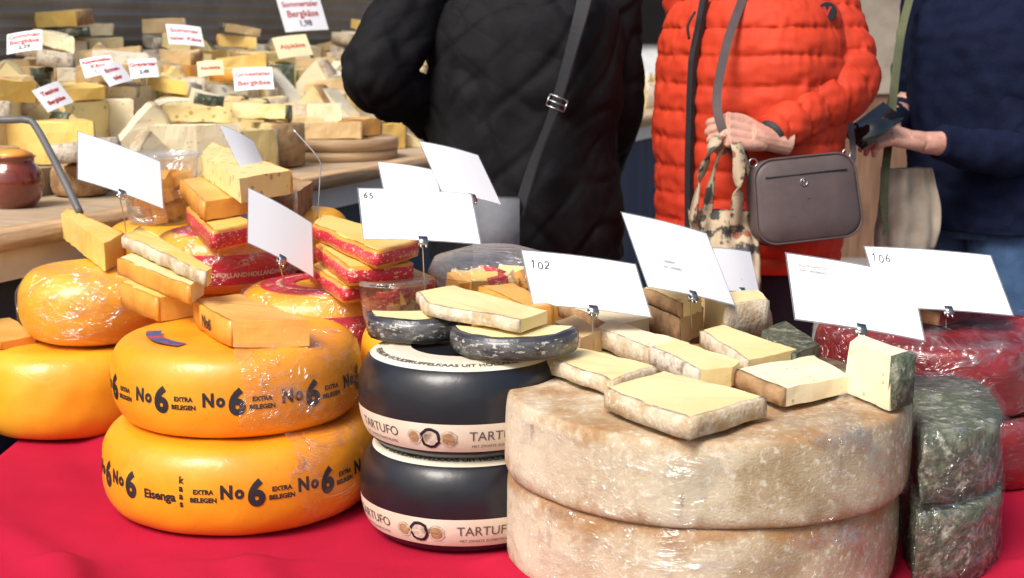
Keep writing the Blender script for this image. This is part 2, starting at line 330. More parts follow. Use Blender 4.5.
# slabs and wedges -------------------------------------------------
def slab(label,pts,z0,z1,paste,rind,redges=(),bulge={},group=None,bv=.003,rt=.004,name='cheese_piece',cat='cheese piece',rot=None,world=True,loc=None,noise_amp=.0016,taper=0,rlabel=None):
    pts=[Vector((p[0],p[1])) for p in pts]
    ar=sum(pts[i].x*pts[(i+1)%len(pts)].y-pts[(i+1)%len(pts)].x*pts[i].y for i in range(len(pts)))
    n=len(pts)
    if ar<0:
        pts=pts[::-1]; redges=[(n-2-e)%n for e in redges]; bulge={(n-2-e)%n:b for e,b in bulge.items()}
    if world:
        c=sum(pts,Vector((0,0)))/n; pts=[p-c for p in pts]; loc=(c.x,c.y,z0)
    h=z1-z0
    t=thing(name,label,cat,loc,rot or (0,0,0),group)
    sd=random.random()*50
    path=[];em=[]
    for i in range(n):
        a=pts[i];b=pts[(i+1)%n];d=b-a;L=d.length;no=Vector((d.y,-d.x)).normalized();k=max(2 if n>20 else 3,int(L/.010));bu=bulge.get(i,0)
        for q in range(k):
            u=q/k; path.append(a+d*u+no*(bu*4*u*(1-u))); em.append((i,no))
    def jit(p): 
        return Vector(p)+Vector((nz(p,22,sd),nz(p,22,sd+3),nz(p,22,sd+6)))*noise_amp*1.4+Vector((nz(p,60,sd),nz(p,60,sd+3),nz(p,60,sd+6)))*noise_amp*.5
    bm=bmesh.new(); layers=[0,.25,.5,.75,1]
    rings=[]
    for l in layers:
        rings.append([bm.verts.new(jit((p.x*(1-taper*l),p.y*(1-taper*l),h*l))) for p in path])
    m=len(path)
    for i in range(len(rings)-1):
        for k in range(m): bm.faces.new((rings[i][k],rings[i][(k+1)%m],rings[i+1][(k+1)%m],rings[i+1][k]))
    bm.faces.new(rings[0][::-1]); bm.faces.new(rings[-1])
    bevel(bm,bv,2,40)
    link('paste',bm,paste,t,smooth=(n>20))
    rs=set(redges); runs=[]
    starts=[e for e in rs if (e-1)%n not in rs]
    if not starts and rs: starts=[0]
    for st in starts:
        r=[st]
        while (r[-1]+1)%n in rs and (r[-1]+1)%n!=st: r.append((r[-1]+1)%n)
        runs.append(r)
    for run in runs:
        seq=[];nos=[]
        for e in run:
            for k in range(m):
                if em[k][0]==e: seq.append(k); nos.append(em[k][1])
        seq.append((seq[-1]+1)%m); nos.append(nos[-1])
        sm=[]
        for i in range(len(nos)): sm.append((nos[max(0,i-1)]+nos[i]).normalized())
        def strip(o_out,zl,zh,o_in=-.002):
            b2=bmesh.new(); rows=[]
            for k,no in zip(seq,sm):
                p=path[k]*(1-taper*.5)
                rows.append([b2.verts.new(jit((p.x+no.x*o,p.y+no.y*o,z))) for o,z in ((o_in,zl),(o_out,zl+.002),(o_out*1.15,(zl+zh)/2),(o_out,zh-.002),(o_in,zh))])
            for i in range(len(rows)-1):
                for j in range(5): b2.faces.new((rows[i][j],rows[i+1][j],rows[i+1][(j+1)%5],rows[i][(j+1)%5]))
            b2.faces.new(rows[0]); b2.faces.new(rows[-1][::-1]); return b2
        ro=link('rind',strip(rt,-.0004,h+.0007),rind,t)
        if rlabel: link('printed_label',strip(rt+.0012,h*.12,h*.88,rt*.5),rlabel,ro)
    return t
def pslab(label,px,z0,z1,*a,**k): return slab(label,[PT(x,y,z1).xy for x,y in px],z0,z1,*a,**k)
def sector(R,ang): return [(0,0),(R*math.cos(-ang/2),R*math.sin(-ang/2)),(R*math.cos(ang/2),R*math.sin(ang/2))]
def wedge(label,loc,R,ang,h,rotz,paste,rind,group=None,tilt=0,tx=0,center=True,edges=[1],**k):
    pts=sector(R,ang); sag=R*(1-math.cos(ang/2))
    if center: pts=[(x-R*.55,y) for x,y in pts]
    t=slab(label,pts,0,h,paste,rind,redges=edges,bulge={1:sag},group=group,world=False,loc=loc,rot=(0,0,0),name='cheese_wedge',cat='cheese wedge',**k)
    t.rotation_mode='QUATERNION'
    t.rotation_quaternion=(Matrix.Rotation(rotz,3,'Z')@Matrix.Rotation(tilt,3,'Y')@Matrix.Rotation(tx,3,'X')).to_quaternion()
    return t
# handwriting: pen strokes in a 0..1 box per digit
def arc(cx,cy,rx,ry,a0,a1,n=14): return [(cx+rx*math.cos(R_(a0+(a1-a0)*i/n)),cy+ry*math.sin(R_(a0+(a1-a0)*i/n))) for i in range(n+1)]
PEN={'1':[[(.25,.8),(.5,1.0),(.46,0)]],'0':[arc(.45,.48,.33,.45,100,470)],'2':[arc(.42,.72,.3,.26,160,-40,10)+[(.1,.02),(.5,.06),(.85,.0)]],
 '6':[[(.7,1.0),(.35,.72),(.16,.35)]+arc(.45,.25,.29,.25,180,530)],'5':[[(.8,.98),(.28,.95),(.22,.58)]+arc(.42,.32,.32,.28,110,-150,12)]}
# cards --------------------------------------------------------------
def card(label,TL,TR,BL,d,texts=(),K=2.0,rod=None,mat='card',group='white price cards on the front display',lam=True,hand_=None):
    w=Vector((TR[0]-TL[0],TR[1]-TL[1])); h=Vector((BL[0]-TL[0],BL[1]-TL[1])); c=w.dot(h)
    A=K;B=K*h.length_squared-w.length_squared
    t=(-B+math.sqrt(B*B+4*A*c*c))/(2*A)
    t=max(t,1.0); t=min(t,h.length_squared*1.0); b=-math.sqrt(t); a=-c/b
    s=1/F
    def D(u,v): return d*(1+s*(a*(u-.5)+b*(v-.5)))
    p=lambda u,v: PD(TL[0]+w.x*u+h.x*v,TL[1]+w.y*u+h.y*v,D(u,v))
    tl,tr,bl=p(0,0),p(1,0),p(0,1); cen=p(.5,.5)
    X=(tr-tl); W=X.length; X.normalize(); Y=(tl-bl); H=Y.length; Y=(Y-X*Y.dot(X)).normalized(); N=X.cross(Y)
    if N.dot(CAM-cen)<0: N=-N
    mt=Matrix((X,Y,N)).transposed().to_4x4(); mt.translation=cen
    T=thing('price_card',label,'price card',group=group); T.matrix_world=mt
    bm=bmesh.new(); nx=12; bow=.003
    def bend(x,y): return bow*math.cos(x/W*math.pi)
    g=[[bm.verts.new((W*(i/nx-.5),H*(j/4-.5),bend(W*(i/nx-.5),0))) for j in range(5)] for i in range(nx+1)]
    for i in range(nx):
        for j in range(4): bm.faces.new((g[i][j],g[i+1][j],g[i+1][j+1],g[i][j+1]))
    r=bmesh.ops.extrude_face_region(bm,geom=bm.faces[:]); 
    for v in [x for x in r['geom'] if isinstance(x,bmesh.types.BMVert)]: v.co.z-=.0005
    link('card_sheet',bm,M[mat],T,smooth=False)
    if lam:
        bm=bmesh.new(); e=.0026; N_=12
        def row(y0,y1):
            vs=[[bm.verts.new((x,y,bend(x,0)-.0002)) for y in (y0,y1)] for x in [-(W/2+e)+(W+2*e)*q/N_ for q in range(N_+1)]]
            for q in range(N_): bm.faces.new((vs[q][0],vs[q+1][0],vs[q+1][1],vs[q][1]))
        row(H/2,H/2+e); row(-H/2-e,-H/2)
        for sd_ in (0,1):
            xo=-W/2-e if sd_==0 else W/2; xi=xo+e
            vs=[bm.verts.new((x,y,bend(x,0)-.0002)) for x,y in ((xo,-H/2),(xi,-H/2),(xi,H/2),(xo,H/2))]; bm.faces.new(vs)
        bmesh.ops.remove_doubles(bm,verts=bm.verts,dist=.0008)
        link('laminate_edge',bm,M['laminate'],T,smooth=False)
    for (s_,u,v,size,mk,th) in texts:
        tb=text_bm(s_,size,th); bm=bmesh.new(); slice_bm(tb,.012)
        ox=W*(u-.5); oy=H*(.5-v)
        join_bm(bm,tb,lambda c:Vector((c.x+ox,c.y+oy,bend(c.x+ox,0)+.0006)))
        link('lettering',bm,M[mk],T,smooth=False,recalc=False)
    if hand_:
        s_,u,v,size=hand_; ox=W*(u-.5); oy=H*(.5-v)
        for i,ch in enumerate(s_):
            for st in PEN[ch]:
                bm=bmesh.new(); P=[]
                for x,y in st:
                    X_=ox+(i*.82+x*.75+y*.12)*size*.8; Y_=oy+(y-.5+.06*(-1)**i)*size; P.append((X_,Y_,bend(X_,0)+.0006))
                rr=[Vector(q[:3]) for q in catmull(P,3)]
                tube(bm,rr,.00085,n=6); 
                for vv in bm.verts: vv.co.z=bend(vv.co.x,0)+.0006+(vv.co.z-bend(vv.co.x,0)-.0006)*.25
                link('handwritten_digit',bm,M['ink'],T)
    if rod is not None:
        inv=mt.inverted(); base=mt@Vector((0,-H/2,0)); 
        bm=bmesh.new(); u0=Vector((0,-H/2+.012,-.003)); e=inv@Vector((base.x+.002,base.y+.012,rod))
        ctube(bm,[(u0,.0011),(Vector((0,-H/2-.004,-.006)),.0011),(u0.lerp(e,.6),.0011),(e,.0011)],n=7,sub=4)
        link('rod',bm,M['steel'],T)
        bm=bmesh.new(); box(bm,-.007,.007,-H/2-.007,-H/2+.007,.0032,.0044); box(bm,-.007,.007,-H/2-.007,-H/2+.010,-.0042,-.0022); box(bm,-.007,.007,-H/2-.0085,-H/2-.0068,-.0042,.0044)
        for q in (-.004,.004): tube(bm,[(q,-H/2-.014,0),(q,-H/2-.006,0)],.0018,n=8)
        bevel(bm,.0005,1)
        link('clip',bm,M['steel'],T)
    return T
# ================================================================ SETTING
bm=bmesh.new(); g=[[bm.verts.new((-60+15*i,-30+15*j,0)) for j in range(9)] for i in range(9)]
for i in range(8):
    for j in range(8): bm.faces.new((g[i][j],g[i+1][j],g[i+1][j+1],g[i][j+1]))
o=link('ground',bm,M['paving']); o['kind']='structure'
TZ=.63
tb=thing('display_table','trestle table under the red cloth carrying all the front cheese wheels','table',(0,2.3,0))
bm=bmesh.new(); box(bm,-.86,.92,-.72,.85,TZ-.035,TZ-.016); bevel(bm,.004); link('table_top',bm,M['wood'],tb)
for sx in (-.78,.84):
    for sy in (-.62,.75):
        bm=bmesh.new(); ctube(bm,[(Vector((sx,sy,0)),.018),(Vector((sx,sy,TZ-.036)),.018)],n=10,sub=2); link('leg',bm,M['steel'],tb)
def clothpt(x,y):
    X0,X1,Y0,Y1=-.885,.945,1.56,3.17
    ox=max(0,X0-x,x-X1); oy=max(0,Y0-y,y-Y1); o_=ox+oy
    cx=min(max(x,X0),X1); cy=min(max(y,Y0),Y1)
    z=TZ
    wgt=min(1,max(.12,(-.58-x)*8)) if y>1.84 else 1
    z+=.0016*noise.noise(Vector((x*4+y*3,y*2.2,0)))
    q=(x*.92+y*.55)*20+1.9*noise.noise(Vector((x*3,y*2,4)))
    z+=wgt*.020*max(0,math.sin(q))**3*max(0,noise.noise(Vector((x*5,y*1.4,7)))+.55)
    z+=wgt*.007*noise.noise(Vector((x*11+y*4,y*4,9)))
    if o_>0:
        nx_=(x-cx); ny_=(y-cy); l=math.hypot(nx_,ny_) or 1
        fold=.028*math.sin((x+y)*26+2*noise.noise(Vector((x*3,y*3,1))))*min(1,o_*3)
        return Vector((cx+nx_/l*(min(o_,.02)+max(0,o_-.02)*.10+fold*.8),cy+ny_/l*(min(o_,.02)+max(0,o_-.02)*.10+fold*.8),z-max(0,o_-.008)))
    return Vector((x,y,z))
bm=bmesh.new(); nx,ny=300,240; g=[]
for i in range(nx+1):
    g.append([bm.verts.new(clothpt(-1.38+2.82*i/nx,1.06+2.6*j/ny)) for j in range(ny+1)])
for i in range(nx):
    for j in range(ny): bm.faces.new((g[i][j],g[i+1][j],g[i+1][j+1],g[i][j+1]))
o=link('tablecloth',bm,M['cloth'],recalc=False); tag(o,'crimson red cloth spread over the front display table with hanging folds','tablecloth')
# back counter ----------------------------------------------------
A0=Vector((-1.04,2.8,0)); U=Vector((.389,.921,0)).normalized(); Vv=Vector((-U.y,U.x,0))
def CU(u,v,z): return A0+U*u+Vv*v+Vector((0,0,z))
MC=Matrix((U,Vv,Vector((0,0,1)))).transposed().to_4x4(); MC.translation=A0
ct=thing('market_counter','long stepped market counter with wooden front rail and blue skirt behind the table','counter'); ct.matrix_world=MC
TIER=[(0,.40,.95),(.40,.68,1.02),(.68,.96,1.10),(.96,1.3,1.18)]
for i,(v0,v1,z) in enumerate(TIER):
    bm=bmesh.new(); box(bm,-.8,6.6,v0+(.003 if i else .02),v1,z-.03 if i==0 else TIER[i-1][2]-.01,z); bevel(bm,.003); link('shelf_step',bm,M['woodboard' if i==0 else 'greyboard'],ct,smooth=False)
bm=bmesh.new(); box(bm,-.8,6.6,-.05,.018,.925,.962); bevel(bm,.008); link('front_rail',bm,M['wood'],ct)
bm=bmesh.new(); box(bm,-.8,6.6,-.025,.0,.86,.923); bevel(bm,.003); link('trim_strip',bm,M['white'],ct,smooth=False)
bm=bmesh.new(); g=[]
for i in range(301):
    u=-.8+7.4*i/300
    g.append([bm.verts.new((u,.012+.012*math.sin(u*31+1.5*math.sin(u*7))*(1-z/.9),z)) for z in (0.01,.3,.6,.9)])
for i in range(300):
    for j in range(3): bm.faces.new((g[i][j],g[i+1][j],g[i+1][j+1],g[i][j+1]))
link('skirt',bm,M['tarp'],ct)
bm=bmesh.new(); n=220; prof=[]
for j in range(n+1):
    z=2.5*j/n; prof.append((.010*(abs((z/.045)%1-.5)*2)**.6,z))
a=[bm.verts.new((-.8,1.32+p,z)) for p,z in prof]; b=[bm.verts.new((6.6,1.32+p,z)) for p,z in prof]
for j in range(n): bm.faces.new((a[j],b[j],b[j+1],a[j+1]))
o=link('stall_wall',bm,M['corr'],smooth=False); o.matrix_world=MC; tag(o,'grey brown ribbed metal rear wall of the cheese stall','wall')
def ribbon(bm,keys,wid,th,nrm=None):
    c=catmull([tuple(k) for k in keys],10); P=[Vector(q) for q in c]; rr=[]
    for i,p in enumerate(P):
        tt=(P[min(i+1,len(P)-1)]-P[max(i-1,0)]).normalized(); nn=(CAM-p).normalized() if nrm is None else nrm; sd=tt.cross(nn).normalized(); nn=sd.cross(tt)
        rr.append([bm.verts.new(p+sd*a*wid/2+nn*b*th/2) for a,b in ((-1,-1),(1,-1),(1,1),(-1,1))])
    for i in range(len(rr)-1):
        for k_ in range(4): bm.faces.new((rr[i][k_],rr[i][(k_+1)%4],rr[i+1][(k_+1)%4],rr[i+1][k_]))
    bm.faces.new(rr[0][::-1]); bm.faces.new(rr[-1])
bm=bmesh.new(); ctube(bm,[(PD(-60,120,3.1),.008),(PD(6,120,3.1),.008),(PD(26,120,3.09),.008),(PD(36,127,3.08),.008),(PD(58,168,3.0),.008),(PD(80,213,2.93),.008)],n=10,sub=6)
o=link('guard_bracket',bm,M['greymetal']); tag(o,'bent grey metal guard bracket at the left end of the counter','bracket')
def lathe(bm,prof,seg=40):
    rings=[[bm.verts.new((r*math.cos(6.28318*k/seg),r*math.sin(6.28318*k/seg),z)) for k in range(seg)] for r,z in prof]
    for i in range(len(rings)-1):
        for k in range(seg): bm.faces.new((rings[i][k],rings[i][(k+1)%seg],rings[i+1][(k+1)%seg],rings[i+1][k]))
pp=PT(15,207,.95)
bm=bmesh.new(); lathe(bm,[(.001,0),(.045,0),(.06,.02),(.068,.05),(.066,.08),(.055,.1),(.05,.105),(.05,.115),(.056,.12),(.05,.122),(.046,.11),(.05,.09),(.001,.088)])
t=thing('ceramic_pot','glossy red brown pot at the far left of the counter','pot',pp); link('pot_body',bm,M['pot'],t)
bm=bmesh.new(); lathe(bm,[(.001,.118),(.046,.118),(.046,.126),(.03,.134),(.001,.137)]); link('lid',bm,M['rindorange'],t)
pb=PT(337,153,.965)
t=thing('round_wooden_box','round pale wooden cheese box with wedges on it beside the black coat','box',(pb.x,pb.y,.951))
bm=bmesh.new(); lathe(bm,[(.001,0),(.195,0),(.2,.003),(.2,.03),(.196,.03),(.196,.034),(.203,.035),(.203,.066),(.198,.068),(.001,.066)],64); link('box_body',bm,M['wood'],t)
# background cheeses -----------------------------------------------
pasteN=[('pastecream','cream'),('paste','pale yellow'),('pastetan','tan'),('pasteholes','holey yellow'),('pastecream','white'),('pasteyellow','golden'),('pastebluev','blue veined'),('pastetan','amber'),('paste','yellow')]
rindN=[('rindbrown','brown'),('rindgrey','speckled'),('rindwhite','whitish'),('rindbrown','dark brown'),('rindgrey','grey'),('rindorange','orange'),('rindwhite','pale'),('rindgreen','green')]
ordn=['first','second','third','fourth','fifth','sixth','seventh','eighth','ninth','tenth','eleventh','twelfth','thirteenth','fourteenth','fifteenth','sixteenth','seventeenth','eighteenth','nineteenth','twentieth']+['number %d'%i for i in range(21,90)]
tn=['front','second','third','top']
GB='cheese pieces on the back counter'
def upright(label,p,L,ang,th,yaw,pa,ri,lean=0):
    t=wedge(label,p,L,ang,th,0,M[pa],M[ri],group=GB,rt=.008,noise_amp=.003,center=False)
    t.rotation_quaternion=(Matrix.Rotation(yaw,3,'Z')@Matrix.Rotation(math.pi/2,3,'X')@Matrix.Rotation(ang/2+lean,3,'Z')).to_quaternion()
    v=t.rotation_quaternion@Vector((L*.5,0,th/2)); t.location=Vector((p.x-v.x,p.y-v.y,p.z+.004))
    return t
for ti,(v0,v1,z) in enumerate(TIER):
    cand=[]; u=.0
    while u<5.6:
        for row in range(2):
            v=v0+.08+(v1-v0-.15)*row+random.uniform(-.03,.03); uu=u+random.uniform(-.03,.03)+row*.09
            p=CU(uu,v,z); x,y=proj(p)
            ok=(-25<x<415) or (632<x<668)
            if ti==0 and ((p-pb).xy.length<.31 or (p-pp).xy.length<.18 or (v<.13)): ok=False
            if ok: cand.append((x,p,row))
        u+=.175
    cand.sort(key=lambda q:q[0])
    for i,(x,p,row) in enumerate(cand):
        pa,pan=random.choice(pasteN); ri,rin=random.choice(rindN); k=random.random()
        end=f'with {rin} rind, {ordn[i]} from left on {tn[ti]} back step'
        hh=random.uniform(.05,.12)+.03*row; cam_ang=math.atan2(-p.y,-p.x)
        face=cam_ang+random.choice([0,math.pi,math.pi,1.2,-1.2])+random.uniform(-.6,.6)
        Rw=random.uniform(.17,.25); an=random.uniform(.6,1.1); top=hh
        if k<.40:
            wedge(f'{pan} cheese wedge {end}',p+Vector((0,0,.004)),Rw,an,hh,face,M[pa],M[ri],group=GB,rt=.008,noise_amp=.003)
        elif k<.72:
            th_=random.uniform(.06,.10); L=random.uniform(.17,.24); ag=random.uniform(.55,.85)
            upright(f'upright {pan} cheese wedge {end}',p,L,ag,th_,cam_ang+math.pi/2*random.choice([1,-1])+random.uniform(-.6,.6),pa,ri); top=None
        elif k<.80:
            a_,b_=random.uniform(.06,.09),random.uniform(.05,.07); c_=random.uniform(.3,.8)
            slab(f'{pan} cheese block {end}',[(-a_,-b_),(a_,-b_*c_),(a_*.9,b_),(-a_*c_,b_*.9)],0,hh,M[pa],M[ri],redges=[0,3],group=GB,world=False,loc=p+Vector((0,0,.004)),rot=(0,0,random.uniform(0,6.28)),cat='cheese block',name='cheese_block',rt=.008,noise_amp=.003,bv=.004)
        elif k<.88:
            w_=wheel(f'small whole round cheese {end}',(p.x,p.y,p.z+.003),random.uniform(.07,.09),random.uniform(.05,.08),M[ri],GB,2.6,.6,.003,100+i)
            top=w_.h
        else:
            wedge(f'half round {pan} cheese {end}',p+Vector((0,0,.004)),.13,2.8,hh,face,M[pa],M[ri],group=GB,rt=.008,noise_amp=.003)
        if top is None: continue
        for lv in range(2):
            if random.random()<(.7,.35)[lv]:
                pa,pan=random.choice(pasteN); ri,rin=random.choice(rindN); h2=random.uniform(.03,.055)
                wedge(f'{pan} wedge, {rin} rind, {["on","atop"][lv]} {ordn[i]} piece from left, {tn[ti]} step',p+Vector((random.uniform(-.03,.03),random.uniform(-.03,.03),top+.014)),random.uniform(.14,.21),random.uniform(.5,1.0),h2,face+random.uniform(-1.4,1.4),M[pa],M[ri],group=GB,rt=.007,noise_amp=.003,tilt=random.uniform(-.18,.18),tx=random.uniform(-.16,.16))
                top+=h2+.010
            else: break
for k,(dx,dy,rz,hh,pa) in enumerate([(-.10,-.02,2.3,.06,'pastetan'),(-.02,.02,2.0,.10,'pastecream'),(.06,-.02,1.2,.055,'pasteorange'),(.0,-.10,.3,.05,'pastetan')]):
    wedge(['low tan wedge with brown rind, left on the round wooden box','tall cream wedge with brown rind, middle of the round wooden box','low orange wedge with brown rind, right on the round wooden box','tan wedge lying at the front of the round wooden box'][k],(pb.x+dx,pb.y+dy,.951+.072),.2,.6,hh,rz,M[pa],M['rindbrown'],group='wedges on the round wooden box',noise_amp=.003,rt=.007)
G='small price signs on the back counter'
def bcard(label,TL,TR,BL,d,lines,mat='card'):
    W=math.hypot(TR[0]-TL[0],TR[1]-TL[1])*d/F
    tx=[]
    for i,(s_,mk,sz) in enumerate(lines): tx.append((s_,.5,(i+.75)/(len(lines)+.5),sz*W,mk,.0006))
    card(label,TL,TR,BL,d,tx,K=2.2,rod=None,mat=mat,group=G,lam=False)
bcard('white sign with red lettering above the cheeses at top left edge',(5,35),(40,30),(9,54),3.75,[('Gommer','inkred',.24),('Bergkäse','inkred',.23),('2,29','ink',.2)])
bcard('small tilted white sign low on the left beside the grey bracket',(34,90),(60,80),(46,113),3.35,[('Tessiner','inkred',.24),('Bergkäse','inkred',.22)])
bcard('white sign with red lettering left of the folded double sign',(79,60),(110,55),(86,78),3.6,[('Appenzeller','inkred',.19),('Käse','inkred',.24),('1,99','ink',.2)])
bcard('small white sign with red lettering right of the double sign',(98,67),(121,61),(108,87),3.55,[('Emmen-','inkred',.24),('taler','inkred',.26)])
bcard('white sign tilted among the wedges at the top, near the ribbed wall',(165,24),(200,27),(170,44),4.3,[('Sommer','inkred',.24),('taler Käse','inkred',.22)])
bcard('little white sign behind the centre left wedges',(128,60),(156,58),(131,79),3.85,[('Greyerzer','inkred',.22),('2,49','ink',.2)])
bcard('large white sign with red lettering at the top beside the black coat',(278,-2),(321,-4),(284,32),4.8,[('Sommertaler','inkred',.18),('Bergkäse','inkred',.23),('1,98','ink',.2)])
bcard('white sign with red lettering above the round wooden box wedges',(232,69),(271,67),(236,91),4.0,[('Grosstaler','inkred',.21),('Bergkäse','inkred',.23)])
bcard('cream coloured sign below the large top sign',(272,38),(306,34),(279,59),4.6,[('Alpkäse','inkred',.24)],mat='creamcard')
bcard('yellowish sign between the third step wedges at left centre',(196,62),(222,60),(199,77),4.0,[('Raclette','inkred',.22)],mat='creamcard')
hut=thing('market_hut','brown wooden market hut in the background at the right','hut',(3.4,8.5,0))
bm=bmesh.new(); box(bm,-2.1,2.3,0,2,0,2.6); link('wall',bm,M['hut'],hut,smooth=False)
for hx0,hx1 in ((-1.6,-.2),(.3,1.7)):
    bm=bmesh.new(); box(bm,hx0,hx1,-.02,-.003,1.0,2.0); link('hatch',bm,M['greyboard'],hut,smooth=False)
bm=bmesh.new(); 
v=[bm.verts.new(q) for q in ((-2.4,-.5,2.5),(2.6,-.5,2.5),(2.6,1,3.2),(-2.4,1,3.2),(-2.4,2.4,2.5),(2.6,2.4,2.5))]
bm.faces.new(v[:4]); bm.faces.new((v[3],v[2],v[5],v[4])); bmesh.ops.solidify(bm,geom=bm.faces[:],thickness=.05); link('roof',bm,M['greyboard'],hut,smooth=False)
bl=thing('plaster_building','pale plaster building far behind the stalls','building',(0,22,0))
bm=bmesh.new(); box(bm,-14,14,0,6,0,9); link('wall',bm,M['white'],bl,smooth=False)
for i in range(8):
    for j in range(3):
        bm=bmesh.new(); x=-12.2+i*3.4; box(bm,x,x+1.2,-.06,-.003,1.2+j*2.8,2.9+j*2.8); link('window',bm,M['phone'],bl,smooth=False)
# ================================================================ FRONT WHEELS
gY='orange yellow cheese wheels'
def tokens(w,zc,toks):
    bm=bmesh.new()
    for k,th in toks:
        if 'N' in k:
            wrap_text(bm,w,'N',.027,th-.0375/w.R,zc+.003,.0013,sx=.86); wrap_text(bm,w,'o',.026,th-.0195/w.R,zc+.003,.0013,sx=.86)
        if '6' in k: wrap_text(bm,w,'6',.051,th+.004/w.R,zc-.001,.0025,sx=.93)
        if 'E' in k:
            wrap_text(bm,w,'EXTRA',.0094,th,zc+.004,.0004); wrap_text(bm,w,'BELEGEN',.0094,th,zc-.008,.0004)
    return bm
WY=dict(n=2.6,a=.70)
wb=wheel('lower orange yellow wheel printed with black number six lettering, front left',(-.424,2.12,TZ+.002),.213,.134,M['yellow'],gY,amp=.0025,seed=1,**WY)
bm=tokens(wb,.074,[('N6',-1.32),('N6',-1.0),('N6',-.67),('E',-.07),('N6',.26),('E',.45),('N6',.78),('E',.97),('N6',1.30)])
wrap_text(bm,wb,'Eisenga',.0185,-.39,.068,.0006)
for i,ch in enumerate('kaas'): wrap_text(bm,wb,ch,.014,-.222,.094-.0115*i,.0005)
link('lettering',bm,M['ink'],wb.t,smooth=False,recalc=False)
wb.film(wb.t,.55,1.9,.0,.134,M['film'],wr=.003,top=.2)
wt=wheel('upper orange yellow wheel printed with black number six lettering and film on its right',(-.43,2.14,TZ+.137),.193,.126,M['yellow'],gY,amp=.0025,seed=2,**WY)
bm=tokens(wt,.062,[('N6',-1.06),('E',-.84),('N6',-.44),('E',-.23),('N6',.16),('E',.37),('N6',.76),('E',.97),('N6',1.36)])
link('lettering',bm,M['ink'],wt.t,smooth=False,recalc=False)
wt.film(wt.t,.2,1.7,.02,.126,M['filmheavy'],wr=.004,top=.5)
ringlabel(wt,wt.t,'paper_label',-.035,-.012,M['labelblue'],off=.001,t0=-1.5,t1=-.5,n=40)
w=wheel('lower plain yellow wheel at the left edge of the table',(-.83,2.57,TZ+.002),.185,.158,M['yellow2'],gY,amp=.003,seed=3,**WY)
w=wheel('upper plain yellow wheel wrapped in film at the far left',(-.775,2.58,TZ+.162),.143,.134,M['yellow2'],gY,2.4,.9,.004,4)
w.film(w.t,-1.6,1.5,.01,.134,M['filmheavy'],wr=.005,top=.4)
for i in range(3): wheel(['bottom','middle','top'][i]+' small yellow wheel of the rear stack below the clear tub',(-.735,2.93,TZ+.002+i*.11),.12,.11,M['yellow2'],gY,2.4,.8,.001,5+i)
for i in range(2): wheel(['bottom','upper'][i]+' yellow wheel hidden behind the number six wheels',(-.56,2.69,TZ+.002+i*.119),.105,.119,M['yellow2'],gY,2.4,.8,.001,8+i)
for i in range(3): wheel(['bottom','middle','top'][i]+' small yellow wheel of the stack below the brown wedge',(-.43,2.86,TZ+.002+i*.122),.095,.122,M['yellow2'],gY,2.4,.8,.001,11+i)
for i in range(2): wheel(['bottom','upper'][i]+' tiny yellow wheel below the round clear tub',(-.195,2.26,TZ+.002+i*.128),.055,.127,M['yellow2'],gY,2.4,.5,.001,41+i)
gR='yellow wheels with red printed labels'
wA=wheel('upper yellow wheel with red printed labels, film wrapped, below the stacked wedges',(-.555,2.68,.871),.138,.109,M['yellow2'],gR,2.3,.8,.001,15)
wB=wheel('lower yellow wheel with red printed labels, film wrapped, behind the number six wheels',(-.33,2.44,.802),.156,.115,M['yellow2'],gR,2.3,.8,.001,16)
for ww,hh in ((wA,.109),(wB,.115)):
    band(ww,ww.t,'side_label',-1.9,1.9,.022,hh*.72,M['labelred'])
    ringlabel(ww,ww.t,'top_label',-.055,.004,M['labelred'],off=.001)
    bm=bmesh.new()
    for k in range(8): wrap_text(bm,ww,'HOLLAND',.012,-1.4+k*.42,hh*.38,.0004,off=.0018)
    for k in range(11): ring_text(bm,ww,'HOLLAND',.010,-2.8+k*.56,-.026,.0004,off=.0022)
    link('lettering',bm,M['inkcream'],ww.t,smooth=False,recalc=False)
    ww.film(ww.t,-1.5,1.5,0,hh,M['filmheavy'],off=.004,wr=.004,top=.6)
wheel('yellow wheel under the red labelled wheel',(-.33,2.44,TZ+.002),.145,.168,M['yellow2'],gY,2.4,.8,.001,17)
